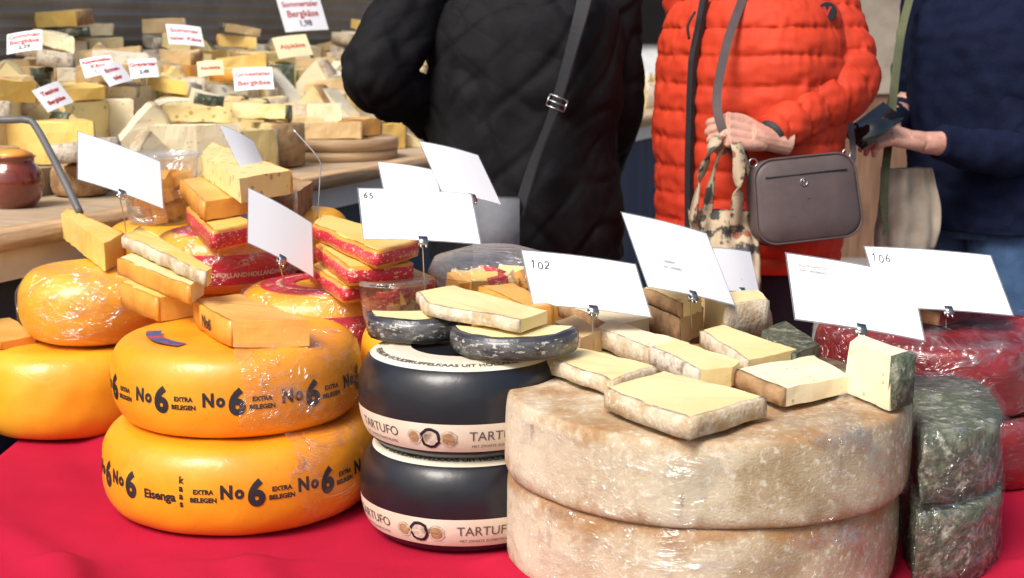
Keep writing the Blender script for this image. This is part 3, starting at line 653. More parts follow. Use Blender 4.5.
# black truffle wheels
gB='black waxed cheese wheels'
for i,(z,lab) in enumerate(((TZ+.002,'lower black waxed wheel with cream truffle label'),(TZ+.138,'upper black waxed wheel with cream truffle label and cut pieces on top'))):
    w=wheel(lab,(-.070,2.0,z),.154,.134,M['black'],gB,2.5,.62,.0015,20+i,nb=2.2,ab=.55)
    band(w,w.t,'side_label',-1.75,1.75,.016,.058,M['labelcream'])
    ringlabel(w,w.t,'top_label',-.035,.024,M['labelcream'])
    ph=.0 if i==0 else .12
    bm=bmesh.new()
    for q in (-1,0,1):
        wrap_text(bm,w,'TARTUFO',.0195,ph+.24+q*1.25,.040,.0,off=.0013)
        wrap_text(bm,w,'MET ZWARTE ZOMERTRUFFEL',.0058,ph+.24+q*1.25,.025,.0,off=.0013)
    link('lettering',bm,M['inkgrey'],w.t,smooth=False,recalc=False)
    for th,rr_,bb in ((ph-.40,.0155,0),(ph-.23,.0125,1),(ph-.56,.0115,1),(ph+.80,.0145,1),(ph+.95,.011,0)):
        for sc_,of,mk in ((1,.0013,'ink' if not bb else 'rindgrey'),(.70,.0017,'rindgrey' if not bb else 'rindbrown')):
            B_=bmesh.new()
            ring=[(sc_*rr_*math.cos(a*.3927)*(1+.10*math.sin(a*2.3+th*9)),sc_*rr_*math.sin(a*.3927)) for a in range(16)]
            vc=B_.verts.new(w.pt(th,.037,of)); vs=[B_.verts.new(w.pt(th+x/w.R,.037+y,of)) for x,y in ring]
            for a in range(16): B_.faces.new((vc,vs[a],vs[(a+1)%16]))
            link('truffle_print',B_,M[mk],w.t,smooth=False,recalc=False)
    bm=bmesh.new()
    for th0,s_ in ((-1.0,'PREMIUM GOUDA ·'),(.03,'TRUFFELKAAS UIT HOLLAND ·'),(1.2,'PREMIUM GOUDA KAAS'),(-1.9,'HOLLAND ·')):
        ring_text(bm,w,s_,.0125,th0,.010,.0003)
    link('top_lettering',bm,M['inkgrey'],w.t,smooth=False,recalc=False)
for i in range(2): wheel(['lower','upper'][i]+' yellow wheel under the low clear tub at the back',(-.03,2.46,TZ+.002+i*.129),.13,.129,M['yellow2'],gY,2.4,.8,.001,25+i)
for i in range(2): wheel(['lower','upper'][i]+' tan wheel behind the large mottled wheels',(.29,2.49,TZ+.002+i*.119),.18,.118,M['rindbrown'],'tan rustic wheels',3,.3,.001,28+i)
gT='large mottled rustic cheese wheels'
w1=wheel('lower large mottled tan wheel wrapped in film at the front right',(.262,1.885,TZ+.002),.270,.127,M['rind'],gT,3.2,.17,.004,30)
w1.film(w1.t,-1.3,1.6,.0,.127,M['film'],wr=.004)
w2=wheel('upper large mottled tan wheel with cut slabs on top',(.267,1.885,TZ+.130),.277,.111,M['rind'],gT,3.2,.16,.004,31)
w2.film(w2.t,.35,1.7,.005,.111,M['film'],wr=.004,top=.3)
w2.film(w2.t,-1.2,-.1,.005,.095,M['filmsoft'],wr=.003)
# green blocks
def polyz(pts,s): 
    c=Vector((sum(p[0] for p in pts)/len(pts),sum(p[1] for p in pts)/len(pts))); return [c+(Vector(p)-c)*s for p in pts]
gp0=[(.526,1.735),(.600,1.765),(.665,1.835),(.702,1.95),(.70,2.07),(.58,2.10),(.565,1.93)]
gp=[tuple(q) for q in catmull(gp0+[gp0[0]],5)][:-1]
def fcover(t,pts,h,mat,off=.004):
    c=Vector((sum(p[0] for p in pts)/len(pts),sum(p[1] for p in pts)/len(pts))); P=[Vector(p)-c for p in pts]
    path=[]
    for i in range(len(P)):
        a=P[i];b=P[(i+1)%len(P)]
        for q in range(4): path.append(a.lerp(b,q/4))
    bm=bmesh.new(); rings=[]
    prof=[(1.03,h*q/14) for q in range(15)]+[(1.0,h+.006),(.9,h+.008),(.75,h+.006),(.5,h+.005),(.25,h+.005)]
    for s_,z in prof:
        r=[]
        for p in path:
            q=Vector((p.x*s_,p.y*s_,z)); q+=Vector((p.x,p.y,0)).normalized()*(off*(nz(q,28,3)+.7*nz(q,60,1))+off*.6); q.z+=off*abs(nz(q,35,9)) if z>h else 0
            r.append(bm.verts.new(q))
        rings.append(r)
    m=len(path)
    for i in range(len(rings)-1):
        for k in range(m): bm.faces.new((rings[i][k],rings[i][(k+1)%m],rings[i+1][(k+1)%m],rings[i+1][k]))
    return link('plastic_wrap',bm,mat,t,recalc=False)
gG='grey green wrapped herb cheeses'
tg=slab('lower grey green herb crusted cheese piece wrapped in crumpled film at the right',gp,TZ+.002,TZ+.102,M['rindgreen'],M['rindgreen'],group=gG,bv=.008,noise_amp=.006); fcover(tg,gp,.102,M['filmheavy'])
gp2=polyz(gp,.93); tg=slab('upper grey green herb crusted cheese piece wrapped in crumpled film',gp2,TZ+.112,TZ+.205,M['rindgreen'],M['rindgreen'],group=gG,bv=.008,noise_amp=.006); fcover(tg,gp2,.094,M['filmheavy'])
gW='dark red waxed wheels'
w=wheel('lower dark red waxed wheel at the right edge',(.745,2.335,TZ+.002),.205,.115,M['redwax'],gW,3.4,.4,.007,35); w.film(w.t,-1.6,1.6,0,.115,M['film'],wr=.007)
w=wheel('upper dark red waxed wheel in shiny film at the right edge',(.72,2.335,TZ+.122),.205,.112,M['redwax'],gW,3.4,.4,.008,36); w.film(w.t,-1.8,1.8,0,.112,M['film'],wr=.009,top=.8)
# ================================================================ PIECES
Z=.894
gS='cut pieces stacked on the front left wheels'
t=pslab('thick orange cheese wedge with printed rind on the front number six wheel',[(196,299),(240,294),(308,320),(232,321)],Z,.934,M['pasteorange'],M['rindorange'],redges=[3],bulge={3:.006},group=gS)
bmx=bmesh.new()
a=PT(232,321,.934)-t.location; b=PT(196,299,.934)-t.location
d=(a-b); d.z=0; L=d.length; d.normalize(); no=Vector((d.y,-d.x,0))
if no.y>0: no=-no
tbm=text_bm('No6',.026,.0010)
join_bm(bmx,tbm,lambda c:Vector((b.x,b.y,0))+d*(L/2+c.x)+no*.0124+Vector((0,0,.020+c.y)))
link('lettering',bmx,M['ink'],t,smooth=False,recalc=False)
pslab('lowest yellow wedge with printed rind at the back left of the number six wheels',[(122,283),(160,268),(192,292),(158,298)],Z,.934,M['pasteyellow'],M['rindorange'],redges=[3],group=gS)
pslab('middle pale wedge of the three stacked on the number six wheels',[(119,258),(150,246),(203,276),(190,286)],.936,.966,M['paste'],M['rindorange'],redges=[3],group=gS)
pslab('top pale rind wedge of the three stacked on the number six wheels',[(124,236),(140,226),(212,268),(205,272)],.968,.990,M['pasteyellow'],M['rindwhite'],redges=[0,3],group=gS)
pslab('bright yellow wedge on the film wrapped wheel at the far left',[(61,213),(68,208),(123,233),(104,243)],.93,.982,M['pasteyellow'],M['rindorange'],redges=[1],group=gS)
pslab('orange wedge at the left edge resting on the lower plain yellow wheel',[(-30,322),(10,317),(36,335),(0,342)],.791,.805,M['pasteorange'],M['rindorange'],redges=[3],group=gS)
gN='cut pieces stacked on the rear red labelled wheel'
RL=M['labelredspeck']
pslab('red rimmed yellow wedge resting on the rear red labelled wheel',[(188,206),(205,199),(252,222),(214,231)],.984,1.022,M['pasteyellow'],M['rindorange'],redges=[3,2],group=gN,rlabel=RL)
pslab('amber wedge between the red rimmed wedge and the big pale wedge',[(182,180),(205,175),(246,196),(205,202)],1.024,1.058,M['pasteorange'],M['rindorange'],redges=[3],group=gN)
pslab('pale yellow holey wedge topping the rear left stack',[(200,154),(212,142),(290,170),(240,178)],1.060,1.104,M['pasteholes'],M['rindorange'],redges=[1],group=gN)
pslab('dark brown rinded wedge beside the thin wire hook',[(266,183),(280,173),(312,182),(296,193)],1.0,1.05,M['rindbrown'],M['rindgrey'],redges=[0,3],group=gN)
pslab('small pale wedge beside the clear tub at the back left',[(208,192),(226,186),(262,200),(236,206)],1.0,1.02,M['paste'],M['rindorange'],redges=[3],group=gN)
gM='red rimmed wedges behind the black wheels'
pslab('red rimmed yellow wedge, bottom left of the middle stack',[(312,266),(328,257),(392,276),(345,286)],.921,.950,M['pasteyellow'],M['rindorange'],redges=[3,2],bulge={2:.004},group=gM,rlabel=RL)
pslab('red rimmed orange wedge, bottom right of the middle stack',[(375,262),(388,257),(432,276),(396,286)],.921,.950,M['pasteorange'],M['rindorange'],redges=[3,2],bulge={2:.004},group=gM,rlabel=RL)
pslab('red rimmed yellow wedge, second layer of the middle stack',[(318,244),(334,236),(412,262),(350,268)],.952,.982,M['pasteyellow'],M['rindorange'],redges=[3,2],bulge={2:.004},group=gM,rlabel=RL)
pslab('red rimmed pale wedge topping the middle stack',[(313,223),(324,214),(416,240),(376,251)],.984,1.012,M['pasteyellow'],M['rindorange'],redges=[3,2],bulge={2:.004},group=gM,rlabel=RL)
gK='black rimmed cut pieces'
KZ=TZ+.138+.134+.005
def dshape(c,R,a0,a1,n=9): return [(c[0]+R*math.cos(a0+(a1-a0)*i/(n-1)),c[1]+R*math.sin(a0+(a1-a0)*i/(n-1))) for i in range(n)]
c1=PT(414,314,KZ+.036); c2=PT(514,330,KZ+.034)
slab('black rimmed truffle cheese half at left on the black wheels',dshape((c1.x+.005,c1.y+.028),.072,math.pi*1.02,math.pi*1.98),KZ,KZ+.036,M['paste'],M['rindblack'],redges=list(range(8)),group=gK,rt=.005,rlabel=M['labelgrey'])
slab('black rimmed truffle cheese half at right on the black wheels',dshape((c2.x,c2.y+.036),.086,math.pi*1.02,math.pi*1.98),KZ,KZ+.034,M['paste'],M['rindblack'],redges=list(range(8)),group=gK,rt=.005,rlabel=M['labelgrey'])
pslab('long pale yellow wedge lying across the black rimmed halves',[(418,291),(455,286),(547,311),(520,319),(430,304)],KZ+.038,KZ+.057,M['paste'],M['rindwhite'],redges=[3,4],group=gK)
pslab('amber wedge behind the pale wedge on the black wheels',[(480,286),(512,283),(552,304),(530,308)],KZ+.0,KZ+.052,M['pasteorange'],M['rindorange'],redges=[2,3],group=gK)
BZ=TZ+.130+.111+.006
gL='cut slabs on the upper large mottled wheel'
pslab('low slab with mottled rind at the left of the large wheel',[(547,357),(578,347),(655,366),(612,380)],BZ,BZ+.022,M['paste'],M['rindwhite'],redges=[3,2],group=gL,rt=.005)
pslab('big front slab of pale cheese on the large wheel',[(608,388),(664,371),(762,396),(690,418)],BZ,BZ+.027,M['paste'],M['rindwhite'],redges=[3,2],bulge={3:.004},group=gL,rt=.006)
pslab('pale slab at the back left of the large wheel',[(597,327),(612,320),(690,343),(660,352)],BZ,BZ+.030,M['pastecream'],M['rindwhite'],redges=[3],group=gL)
pslab('yellow slab behind the big front slab',[(653,347),(675,339),(740,361),(732,366),(700,369)],BZ+.004,BZ+.033,M['paste'],M['rindgrey'],redges=[4],group=gL)
pslab('flat yellow slab at the back middle of the large wheel',[(702,330),(722,325),(796,350),(748,360)],BZ,BZ+.026,M['paste'],M['rindwhite'],redges=[3],group=gL)
pslab('pale holey slab with brown rind at the right of the large wheel',[(736,369),(814,355),(849,376),(785,389)],BZ,BZ+.024,M['pastecream'],M['rindbrown'],redges=[3],group=gL,rt=.006)
pslab('tall cream wedge with dark green rind at the right of the large wheel',[(845,341),(858,333),(913,352),(893,357)],BZ,BZ+.07,M['pastecream'],M['rindgreen'],redges=[2],group=gL,rt=.008,taper=.15)
gQ='cut pieces behind the large wheels'
pslab('dark green rinded wedge behind the large wheel',[(764,330),(786,321),(820,344),(796,354)],BZ-.004,BZ+.024,M['rindgreen'],M['rindgreen'],redges=[0,3],group=gQ)
pslab('yellow brown wedge behind the tilted blank card, lower of two',[(645,303),(672,292),(704,307),(680,318)],.87,.915,M['pastetan'],M['rindbrown'],redges=[3,0],group=gQ)
pslab('yellow holey wedge behind the tilted blank card, upper of two',[(643,287),(665,281),(702,297),(682,303)],.917,.94,M['pasteholes'],M['rindbrown'],redges=[3],group=gQ)
pslab('tall pale yellow block behind the tilted blank card',[(705,295),(758,289),(768,299),(724,306)],.87,.928,M['paste'],M['rindwhite'],redges=[2],group=gQ)
pslab('small amber wedge between the black wheels and the large wheel',[(553,322),(575,315),(602,331),(580,338)],.871,.905,M['pastetan'],M['rindbrown'],redges=[3],group=gQ)
pslab('pale wedge under the card marked one hundred and two',[(560,300),(590,296),(650,318),(610,326)],.871,.90,M['pastecream'],M['rindbrown'],redges=[3],group=gQ)
pslab('dark wrapped wedge on top of the upper red waxed wheel',[(885,302),(935,297),(982,304),(940,313)],.874,.896,M['redwax'],M['rindbrown'],redges=[3],group=gQ)
def cubes(t,R,h,fill,nf):
    for k in range(nf):
        a=k*2.4; r=R*.60*math.sqrt((k%5+.5)/5); s=R*.25; zz=s*.8+.006+(h-2*s)*(k//4)/max(1,nf//4)
        bm=bmesh.new(); mt=Matrix.Translation((r*math.cos(a),r*math.sin(a),zz))@Matrix.Rotation(a*3,4,'Z')@Matrix.Rotation(a*.3,4,'X'); box(bm,-s,s,-s,s,-s*.7,s*.7,mt); bevel(bm,.002); link('cheese_cube',bm,fill[k%len(fill)],t,smooth=False)
def tub(label,c,R,h,fill,nf):
    t=thing('plastic_tub',label,'plastic tub',c,group='clear plastic tubs of cheese cubes')
    bm=bmesh.new(); lathe(bm,[(.001,.0),(R*.82,0),(R*.86,.004),(R,h),(R*1.07,h),(R*1.08,h+.004),(R*.98,h+.003),(R*.84,.006)],48); link('tub_body',bm,M['clear'],t)
    bm=bmesh.new(); lathe(bm,[(R*1.09,h+.002),(R*1.09,h+.008),(R*.96,h+.009),(R*.93,h+.004),(.001,h+.005)],48); link('lid',bm,M['clear'],t)
    cubes(t,R,h,fill,nf)
tub('clear plastic tub of orange cheese cubes behind the left blank card',(-.735,2.92,.964),.080,.135,[M['pasteorange'],M['rindorange']],13)
tub('round clear plastic tub of mixed cubes behind the black wheels',(-.195,2.25,.889),.056,.062,[M['paste'],M['labelredspeck'],M['pasteorange']],8)
bx_=thing('plastic_tub','low clear plastic tub behind the long pale wedge','plastic tub',(-.03,2.42,.892),group='clear plastic tubs of cheese cubes')
bm=bmesh.new(); lathe(bm,[(.001,0),(.09,0),(.112,.05),(.118,.05),(.106,.075),(.05,.092),(.001,.094)],48); link('tub_body',bm,M['clear'],bx_)
cubes(bx_,.095,.05,[M['pasteorange'],M['paste'],M['labelredspeck'],M['pasteyellow']],10)
# cards --------------------------------------------------------------
card('blank white card at the far left above the yellow wedges',(75,130),(157,160),(84,180),2.62,rod=.985)
card('narrow edge-on white card behind the holey wedge',(221,125),(254,141),(240,168),2.72,rod=1.08,K=.8)
card('blank white card steeply tilted above the red labelled wheels',(248,187),(311,222),(251,243),2.36,rod=.93,K=1.5)
card('white card with a scribbled 65 above the black wheels',(358,188),(470,194),(368,238),2.2,rod=.93,hand_=('65',.03,.14,.013))
card('partly hidden white card behind the scribbled 65 card',(378,162),(434,170),(386,192),2.75,rod=.98)
card('small tilted blank card in front of the black coat',(421,141),(479,155),(442,191),2.6,rod=.96,K=1.3)
card('white card marked 102 left of the big tilted card',(524,250),(637,264),(535,303),2.14,rod=.885,hand_=('102',.04,.26,.017))
card('large blank card tilted in front of the orange jacket',(625,212),(709,233),(648,285),2.2,[('RESERVE',.35,.60,.0055,'inkgrey',0),('ALT · WÜRZIG',.36,.68,.0055,'inkgrey',0)],rod=.9,K=1.35)
card('partly hidden small card behind the large tilted card',(714,248),(751,252),(722,290),2.45,rod=.93,K=1.3)
card('broad white card at the right with two tiny lines of print',(793,254),(917,276),(793,317),2.0,[('AUS ROHMILCH',.19,.16,.006,'inkgrey',.0),('NATURGEREIFT',.19,.24,.006,'inkgrey',.0)],rod=.9,K=2.6)
card('white card marked 106 at the right edge',(873,247),(998,256),(878,305),2.35,rod=.87,K=2.6,hand_=('106',.02,.19,.018))
bm=bmesh.new(); ctube(bm,[(PD(292,128,2.75),.0014),(PD(318,158,2.74),.0014),(PD(320,175,2.74),.0014),(PD(317,222,2.73),.0014)],n=6,sub=5)
o=link('wire_hook',bm,M['steel']); tag(o,'thin bare wire hook standing behind the steeply tilted card','wire')
# ================================================================ PEOPLE
def remesh(bm,vox,smooth=2):
    me=bpy.data.meshes.new('tmp'); bm.to_mesh(me); bm.free()
    o=bpy.data.objects.new('tmp',me); col.objects.link(o)
    m=o.modifiers.new('r','REMESH'); m.mode='VOXEL'; m.voxel_size=vox
    s=o.modifiers.new('s','SMOOTH'); s.iterations=smooth; s.factor=.5
    dg=bpy.context.evaluated_depsgraph_get(); dg.update()
    r=bpy.data.meshes.new_from_object(o.evaluated_get(dg)); bpy.data.objects.remove(o)
    b=bmesh.new(); b.from_mesh(r); bpy.data.meshes.remove(r); return b
def ell(bm,c,r,n=20):
    mt=Matrix.Translation(c)@Matrix.Diagonal((*r,1)); bmesh.ops.create_uvsphere(bm,u_segments=n,v_segments=n//2,radius=1,matrix=mt)
def hand(wrist,dirv,back,thumb_sign,curl,size=1.0,spread=.0,tcurl=.5):
    X=dirv.normalized(); Zb=(back-X*back.dot(X)).normalized(); Y=Zb.cross(X)*thumb_sign
    g=lambda x,y,z: wrist+(X*x+Y*y+Zb*z)*size
    bm=bmesh.new()
    ctube(bm,[(g(-.06,0,0),.027*size),(g(0,0,0),.026*size),(g(.03,0,-.001),.023*size)],n=14,sub=4)
    ys=[.029,.0100,-.0105,-.029]; ln=[(.040,.025,.020),(.044,.028,.021),(.041,.026,.020),(.033,.020,.017)]
    for k in range(4):
        ctube(bm,[(g(.0,ys[k]*.55,0),.0145*size),(g(.045,ys[k]*.9,.001),.0135*size),(g(.075,ys[k],.002),.0128*size),(g(.088,ys[k],.0032),.0128*size)],n=12,sub=4)
        p=g(.087,ys[k],.001); a=0; pts=[(p,.0112*size)]
        for j in range(3):
            a+=curl[j]*(1+.05*k); d=X*math.cos(a)-Zb*math.sin(a)+Y*(ys[k]*spread*8)
            q=p+d.normalized()*ln[k][j]*size
            pts.append((p.lerp(q,.5),(.0092,.0086,.0076)[j]*size)); pts.append((q,(.0100,.0090,.0064)[j]*size)); p=q
        ctube(bm,pts,n=12,sub=4)
    p0=g(.015,.022,-.008); p1=g(.045,.043,-.016); p2=g(.073,.048,-.026-.01*tcurl); p3=g(.096,.040,-.036-.02*tcurl)
    ctube(bm,[(p0,.017*size),(p1,.0135*size),(p2,.0110*size),(p3,.0085*size)],n=12,sub=5)
    return remesh(bm,.0022,2)
def person(label,base,H,yaw,armL,armR,skinhands,hair):
    t=thing('person',label,'person',(base.x,base.y,0))
    o0=Vector((base.x,base.y,0)); f=Vector((math.sin(yaw),-math.cos(yaw),0)); s=Vector((-f.y,f.x,0))
    k=H/1.7
    W=lambda a,b,z: f*a*k+s*b*k+Vector((0,0,z*k))
    bm=bmesh.new()
    tube(bm,[W(0,0,.84),W(0,0,.95),W(0,0,1.05),W(0,0,1.2),W(0,0,1.33),W(-.01,0,1.42),W(-.01,0,1.47)],[.15*k,.15*k,.13*k,.145*k,.15*k,.11*k,.06*k],n=24,flat=.72,ref=f)
    ctube(bm,[(W(-.01,0,1.40),.06*k),(W(0,0,1.5),.052*k),(W(.01,0,1.56),.05*k)],n=16,sub=3)
    ell(bm,W(.02,0,1.60),(.075*k,.075*k,.10*k)); ell(bm,W(-.005,0,1.625),(.085*k,.085*k,.085*k)); ell(bm,W(.06,0,1.54),(.035*k,.035*k,.03*k))
    ctube(bm,[(W(.09,0,1.62),.010*k),(W(.112,0,1.585),.014*k),(W(.085,0,1.572),.012*k)],n=8,sub=3)
    for q in (-1,1):
        ell(bm,W(-.005,q*.086,1.6),(.016*k,.016*k,.03*k),12)
        ctube(bm,[(W(0,q*.085,.92),.095*k),(W(.01,q*.09,.7),.078*k),(W(.015,q*.09,.48),.058*k),(W(-.01,q*.09,.32),.056*k),(W(-.01,q*.09,.1),.04*k),(W(-.01,q*.09,.04),.04*k)],n=16,sub=4)
        ctube(bm,[(W(-.05,q*.09,.04),.036*k),(W(.05,q*.095,.04),.036*k),(W(.14,q*.10,.03),.026*k)],n=12,sub=3)
    for J in (armL,armR):
        J=[p-o0 for p in J]
        ctube(bm,[(J[0],.055*k),(J[0].lerp(J[1],.5),.047*k),(J[1],.04*k),(J[1].lerp(J[2],.4),.038*k),(J[2],.026*k)],n=14,sub=4)
    body=remesh(bm,.009,3)
    for hb in skinhands: join_bm(body,hb,lambda c:c-o0)
    link('body',body,M['skin'],t)
    for q in (-1,1):
        bm=bmesh.new(); ell(bm,W(.084,q*.032,1.615),(.012*k,)*3,12); link('eye',bm,M['eye'],t)
    bm=bmesh.new(); ctube(bm,[(W(.083,-.025,1.548),.005*k),(W(.096,0,1.548),.008*k),(W(.083,.025,1.548),.005*k)],n=8,sub=3); link('mouth',bm,M['lip'],t)
    bm=bmesh.new(); ell(bm,W(-.02,0,1.645),(.102*k,.102*k,.095*k),28); ell(bm,W(-.045,0,1.58),(.075*k,.085*k,.09*k),24)
    for v in bm.verts: v.co+=Vector((nz(v.co,25),nz(v.co,25,2),nz(v.co,25,4)))*.008
    link('hair',bm,M[hair],t)
    return t,o0,f,s,k
def shoes(t,f,s):
    for q in (-1,1):
        bm=bmesh.new(); ctube(bm,[(s*q*.09-f*.07+Vector((0,0,.045)),.044),(s*q*.095+f*.05+Vector((0,0,.045)),.046),(s*q*.1+f*.16+Vector((0,0,.035)),.036)],n=14,sub=4); link('shoe',bm,M['strapblack'],t)
def garment_torso(yaw,keys,puff,n=96,dz=.006,e=.88):
    f=Vector((math.sin(yaw),-math.cos(yaw),0)); s=Vector((-f.y,f.x,0))
    tot=keys[-1][0]-keys[0][0]; K=catmull(keys,max(4,int(tot/dz/(len(keys)-1))))
    bm=bmesh.new(); rings=[]
    for z,cx,cf,rx,ry in K:
        ring=[]
        for i in range(n):
            th=2*math.pi*i/n; c,sn=math.cos(th),math.sin(th)
            X=abs(c)**e*(1 if c>0 else -1); Y=abs(sn)**e*(1 if sn>0 else -1)
            no=(s*c/max(rx,.01)+f*sn/max(ry,.01)).normalized()
            p=s*(cx+rx*X)+f*(cf+ry*Y)+Vector((0,0,z))
            p+=no*puff(z,th,(rx+ry)/2,p)
            ring.append(bm.verts.new(p))
        rings.append(ring)
    for i in range(len(rings)-1):
        for k in range(n): bm.faces.new((rings[i][k],rings[i][(k+1)%n],rings[i+1][(k+1)%n],rings[i+1][k]))
    bm.faces.new(rings[0][::-1])
    return bm
def sleeve(bm,pts,puff,step=6e-3,n=48):
    L=sum((pts[i+1][0]-pts[i][0]).length for i in range(len(pts)-1))
    c=catmull([(*p,r) for p,r in pts],max(4,int(L/step/(len(pts)-1))))
    tube(bm,[Vector(q[:3]) for q in c],[q[3] for q in c],n=n,puff=puff)
def cpuff(sp,amp,wr):
    def fz(s,th,p):
        s2=s+.006*nz(p,7)+.002*nz(p,25)
        q=abs(math.sin(math.pi*s2/sp)); seam=(1-q)**2
        return amp*(q**.40-1)+wr*(nz((p[0]*1.8,p[1]*1.8,p[2]*.45),42)*(.3+1.3*seam)+.8*nz(p,11)+.6*nz((p[0],p[1],p[2]*1.8),28,3))
    return fz
# --- black coat person
cx=PD(525,150,3.3); base=Vector((cx.x,3.38,0)); yb=math.pi-.15
aL=[PD(415,-15,3.3),PD(378,75,3.25),PD(450,130,3.5)]
aR=[PD(609,-15,3.35),PD(611,110,3.4),PD(600,190,3.6)]
hl=hand(aL[2],Vector((.3,.8,.2)),Vector((-.5,0,1)),1,(.4,.6,.4))
hr=hand(aR[2],Vector((-.2,.8,.1)),Vector((.5,0,1)),-1,(.4,.6,.4))
t,o0,f,s,k=person('person in a black quilted coat seen from behind with a strap across the back',base,1.68,yb,aL,aR,[hl,hr],'hairgrey')
def creases(p): 
    r1=1-abs(nz((p[0]+p[2]*.5,p[1],p[2]*.6),7,2))*5; r2=1-abs(nz((p[0]-p[2]*.7,p[1],p[2]*.5),10,5))*6
    return -.008*max(0,r1)-.005*max(0,r2)
def qp(z,th,R,p):
    u=th*R; sp=.115; q=min(abs(math.sin(math.pi*(u+z)/sp)),abs(math.sin(math.pi*(u-z)/sp)))
    return .0022*(min(1,q*4.5)**.5-1)+.018*nz(p,5)+.006*nz(p,16)+creases(p)*1.1
bm=garment_torso(yb,[(.82,0,0,.235,.19),(.95,0,0,.235,.19),(1.1,0,0,.235,.18),(1.25,0,0,.24,.175),(1.38,0,0,.235,.16),(1.45,0,0,.18,.12),(1.5,0,0,.09,.09)],qp,n=220,dz=.004)
def qs(s_,th,p):
    u=th*.08; sp=.084; q=min(abs(math.sin(math.pi*(u+s_)/sp)),abs(math.sin(math.pi*(u-s_)/sp))); return .0018*(min(1,q*4.5)**.5-1)+.012*nz(p,9)+.005*nz(p,22)+creases(p)
for J,r0 in ((aL,.088),(aR,.078)):
    J=[p-o0 for p in J]; sleeve(bm,[(J[0]+Vector((0,0,.06)),r0*.9),(J[0],r0),(J[0].lerp(J[1],.6),r0),(J[1],r0*.95),(J[1].lerp(J[2],.5),r0*.8),(J[2],r0*.6)],qs,step=.004,n=90)
link('coat',bm,M['coatblack'],t)
bm=bmesh.new()
for q in (-1,1): ctube(bm,[(s*q*.09+Vector((0,0,.9)),.115),(s*q*.095+Vector((0,0,.5)),.085),(s*q*.095+Vector((0,0,.08)),.07)],n=20,sub=5)
link('trousers',bm,M['trousers'],t); shoes(t,f,s)
BD=3.13
gb=thing('shoulder_bag','grey shoulder bag with wide black strap hanging on the black coat','bag',PD(497,262,BD+.02))
bo=gb.location
bm=bmesh.new(); ribbon(bm,[PD(592,-30,3.16)-bo,PD(577,30,3.125)-bo,PD(556,104,3.115)-bo,PD(535,160,3.115)-bo,PD(518,215,3.11)-bo],.042,.004); link('strap',bm,M['strapblack'],gb,smooth=False)
bm=bmesh.new(); c0=PD(557,103,3.095)-bo; X=(PD(570,108,3.095)-PD(545,98,3.095)).normalized(); Yv=(PD(550,120,3.095)-PD(562,88,3.095)).normalized()
ring=[c0+X*a*.021+Yv*b*.013 for a,b in ((-1,-1),(1,-1),(1,1),(-1,1),(-1,-1))]; 
for i in range(4): tube(bm,[ring[i],ring[i+1]],.0016)
tube(bm,[c0-X*.021,c0+X*.021],.0014)
link('buckle',bm,M['steel'],gb)
bm=bmesh.new(); box(bm,-.05,.05,-.05,.03,-.02,.145); bevel(bm,.02,4)
for v in bm.verts: v.co+=Vector((nz(v.co,20),nz(v.co,20,2),0))*.006
link('bag_body',bm,M['greybag'],gb)
# --- orange jacket person
cx=PD(750,150,3.2); base=Vector((cx.x,3.24,0)); yo=-.95
aLo=[PD(815,-8,3.20),PD(844,84,3.10),PD(772,136,2.98)]
aRo=[PD(690,-10,3.34),PD(700,110,3.40),PD(700,190,3.30)]
wr=PD(764,138,2.965)
h1=hand(wr,PD(706,126,2.93)-wr,Vector((.05,-.85,.55)),-1,(.95,1.25,.8),1.0)
h2=hand(aRo[2],Vector((-.2,-.3,-.9)),Vector((-.9,.2,0)),-1,(.2,.3,.2),.95)
t,o0,f,s,k=person('person in an orange red puffer jacket gripping bag handles, facing left',base,1.70,yo,aLo,aRo,[h1,h2],'hairgrey')
cp=cpuff(.062,.010,.006)
def op(z,th,R,p):
    d=abs(((th-math.pi/2+math.pi)%(2*math.pi))-math.pi)*R
    return cp(z,th,p)-.008*math.exp(-(d/.010)**2)+.007*nz(p,5)
bm=garment_torso(yo,[(.83,0,0,.225,.17),(.86,0,0,.232,.178),(1.0,0,0,.238,.178),(1.15,0,0,.242,.178),(1.3,0,0,.242,.172),(1.4,0,0,.215,.15),(1.46,0,0,.15,.11),(1.5,0,0,.085,.085)],op,n=220,dz=.003)
cs=cpuff(.056,.010,.0055)
J=[p-o0 for p in aLo]
sleeve(bm,[(J[0]+Vector((-.05,0,.05)),.07),(J[0],.082),(J[0].lerp(J[1],.5)+Vector((.008,0,0)),.080),(J[1]+Vector((.003,0,0)),.074),(J[1].lerp(J[2],.5),.060),(J[2],.044)],cs,step=.003,n=100)
J2=[p-o0 for p in aRo]
sleeve(bm,[(J2[0],.07),(J2[0].lerp(J2[1],.5),.065),(J2[1],.06),(J2[2],.045)],cs,step=.005)
bvh=BVHTree.FromBMesh(bm)
link('jacket',bm,M['orange'],t)
bm=bmesh.new(); dcu=(J[2]-J[1]).normalized(); tube(bm,[J[2]-dcu*.012,J[2]+dcu*.012],[.040,.034],n=24); link('cuff',bm,M['strapblack'],t)
bm=bmesh.new(); zp=[]
for q in range(34):
    z=.84+.60*q/33; r=.178 if z<1.3 else .178-(z-1.3)*.24
    zp.append(f*(r+.001+.007*nz(f*r+Vector((0,0,z)),5))+Vector((0,0,z)))
ribbon(bm,zp,.017,.012,nrm=f); link('zip',bm,M['strapblack'],t,smooth=False)
bm=bmesh.new(); ctube(bm,[(f*.187+Vector((.01,0,1.40)),.003),(f*.189+Vector((-.004,0,1.37)),.003),(f*.189+Vector((.0,0,1.34)),.003)],n=6,sub=4); link('zip_pull',bm,M['strapblack'],t)
hit,hn,_,_=bvh.ray_cast(CAM-o0,ray(827,12).normalized())
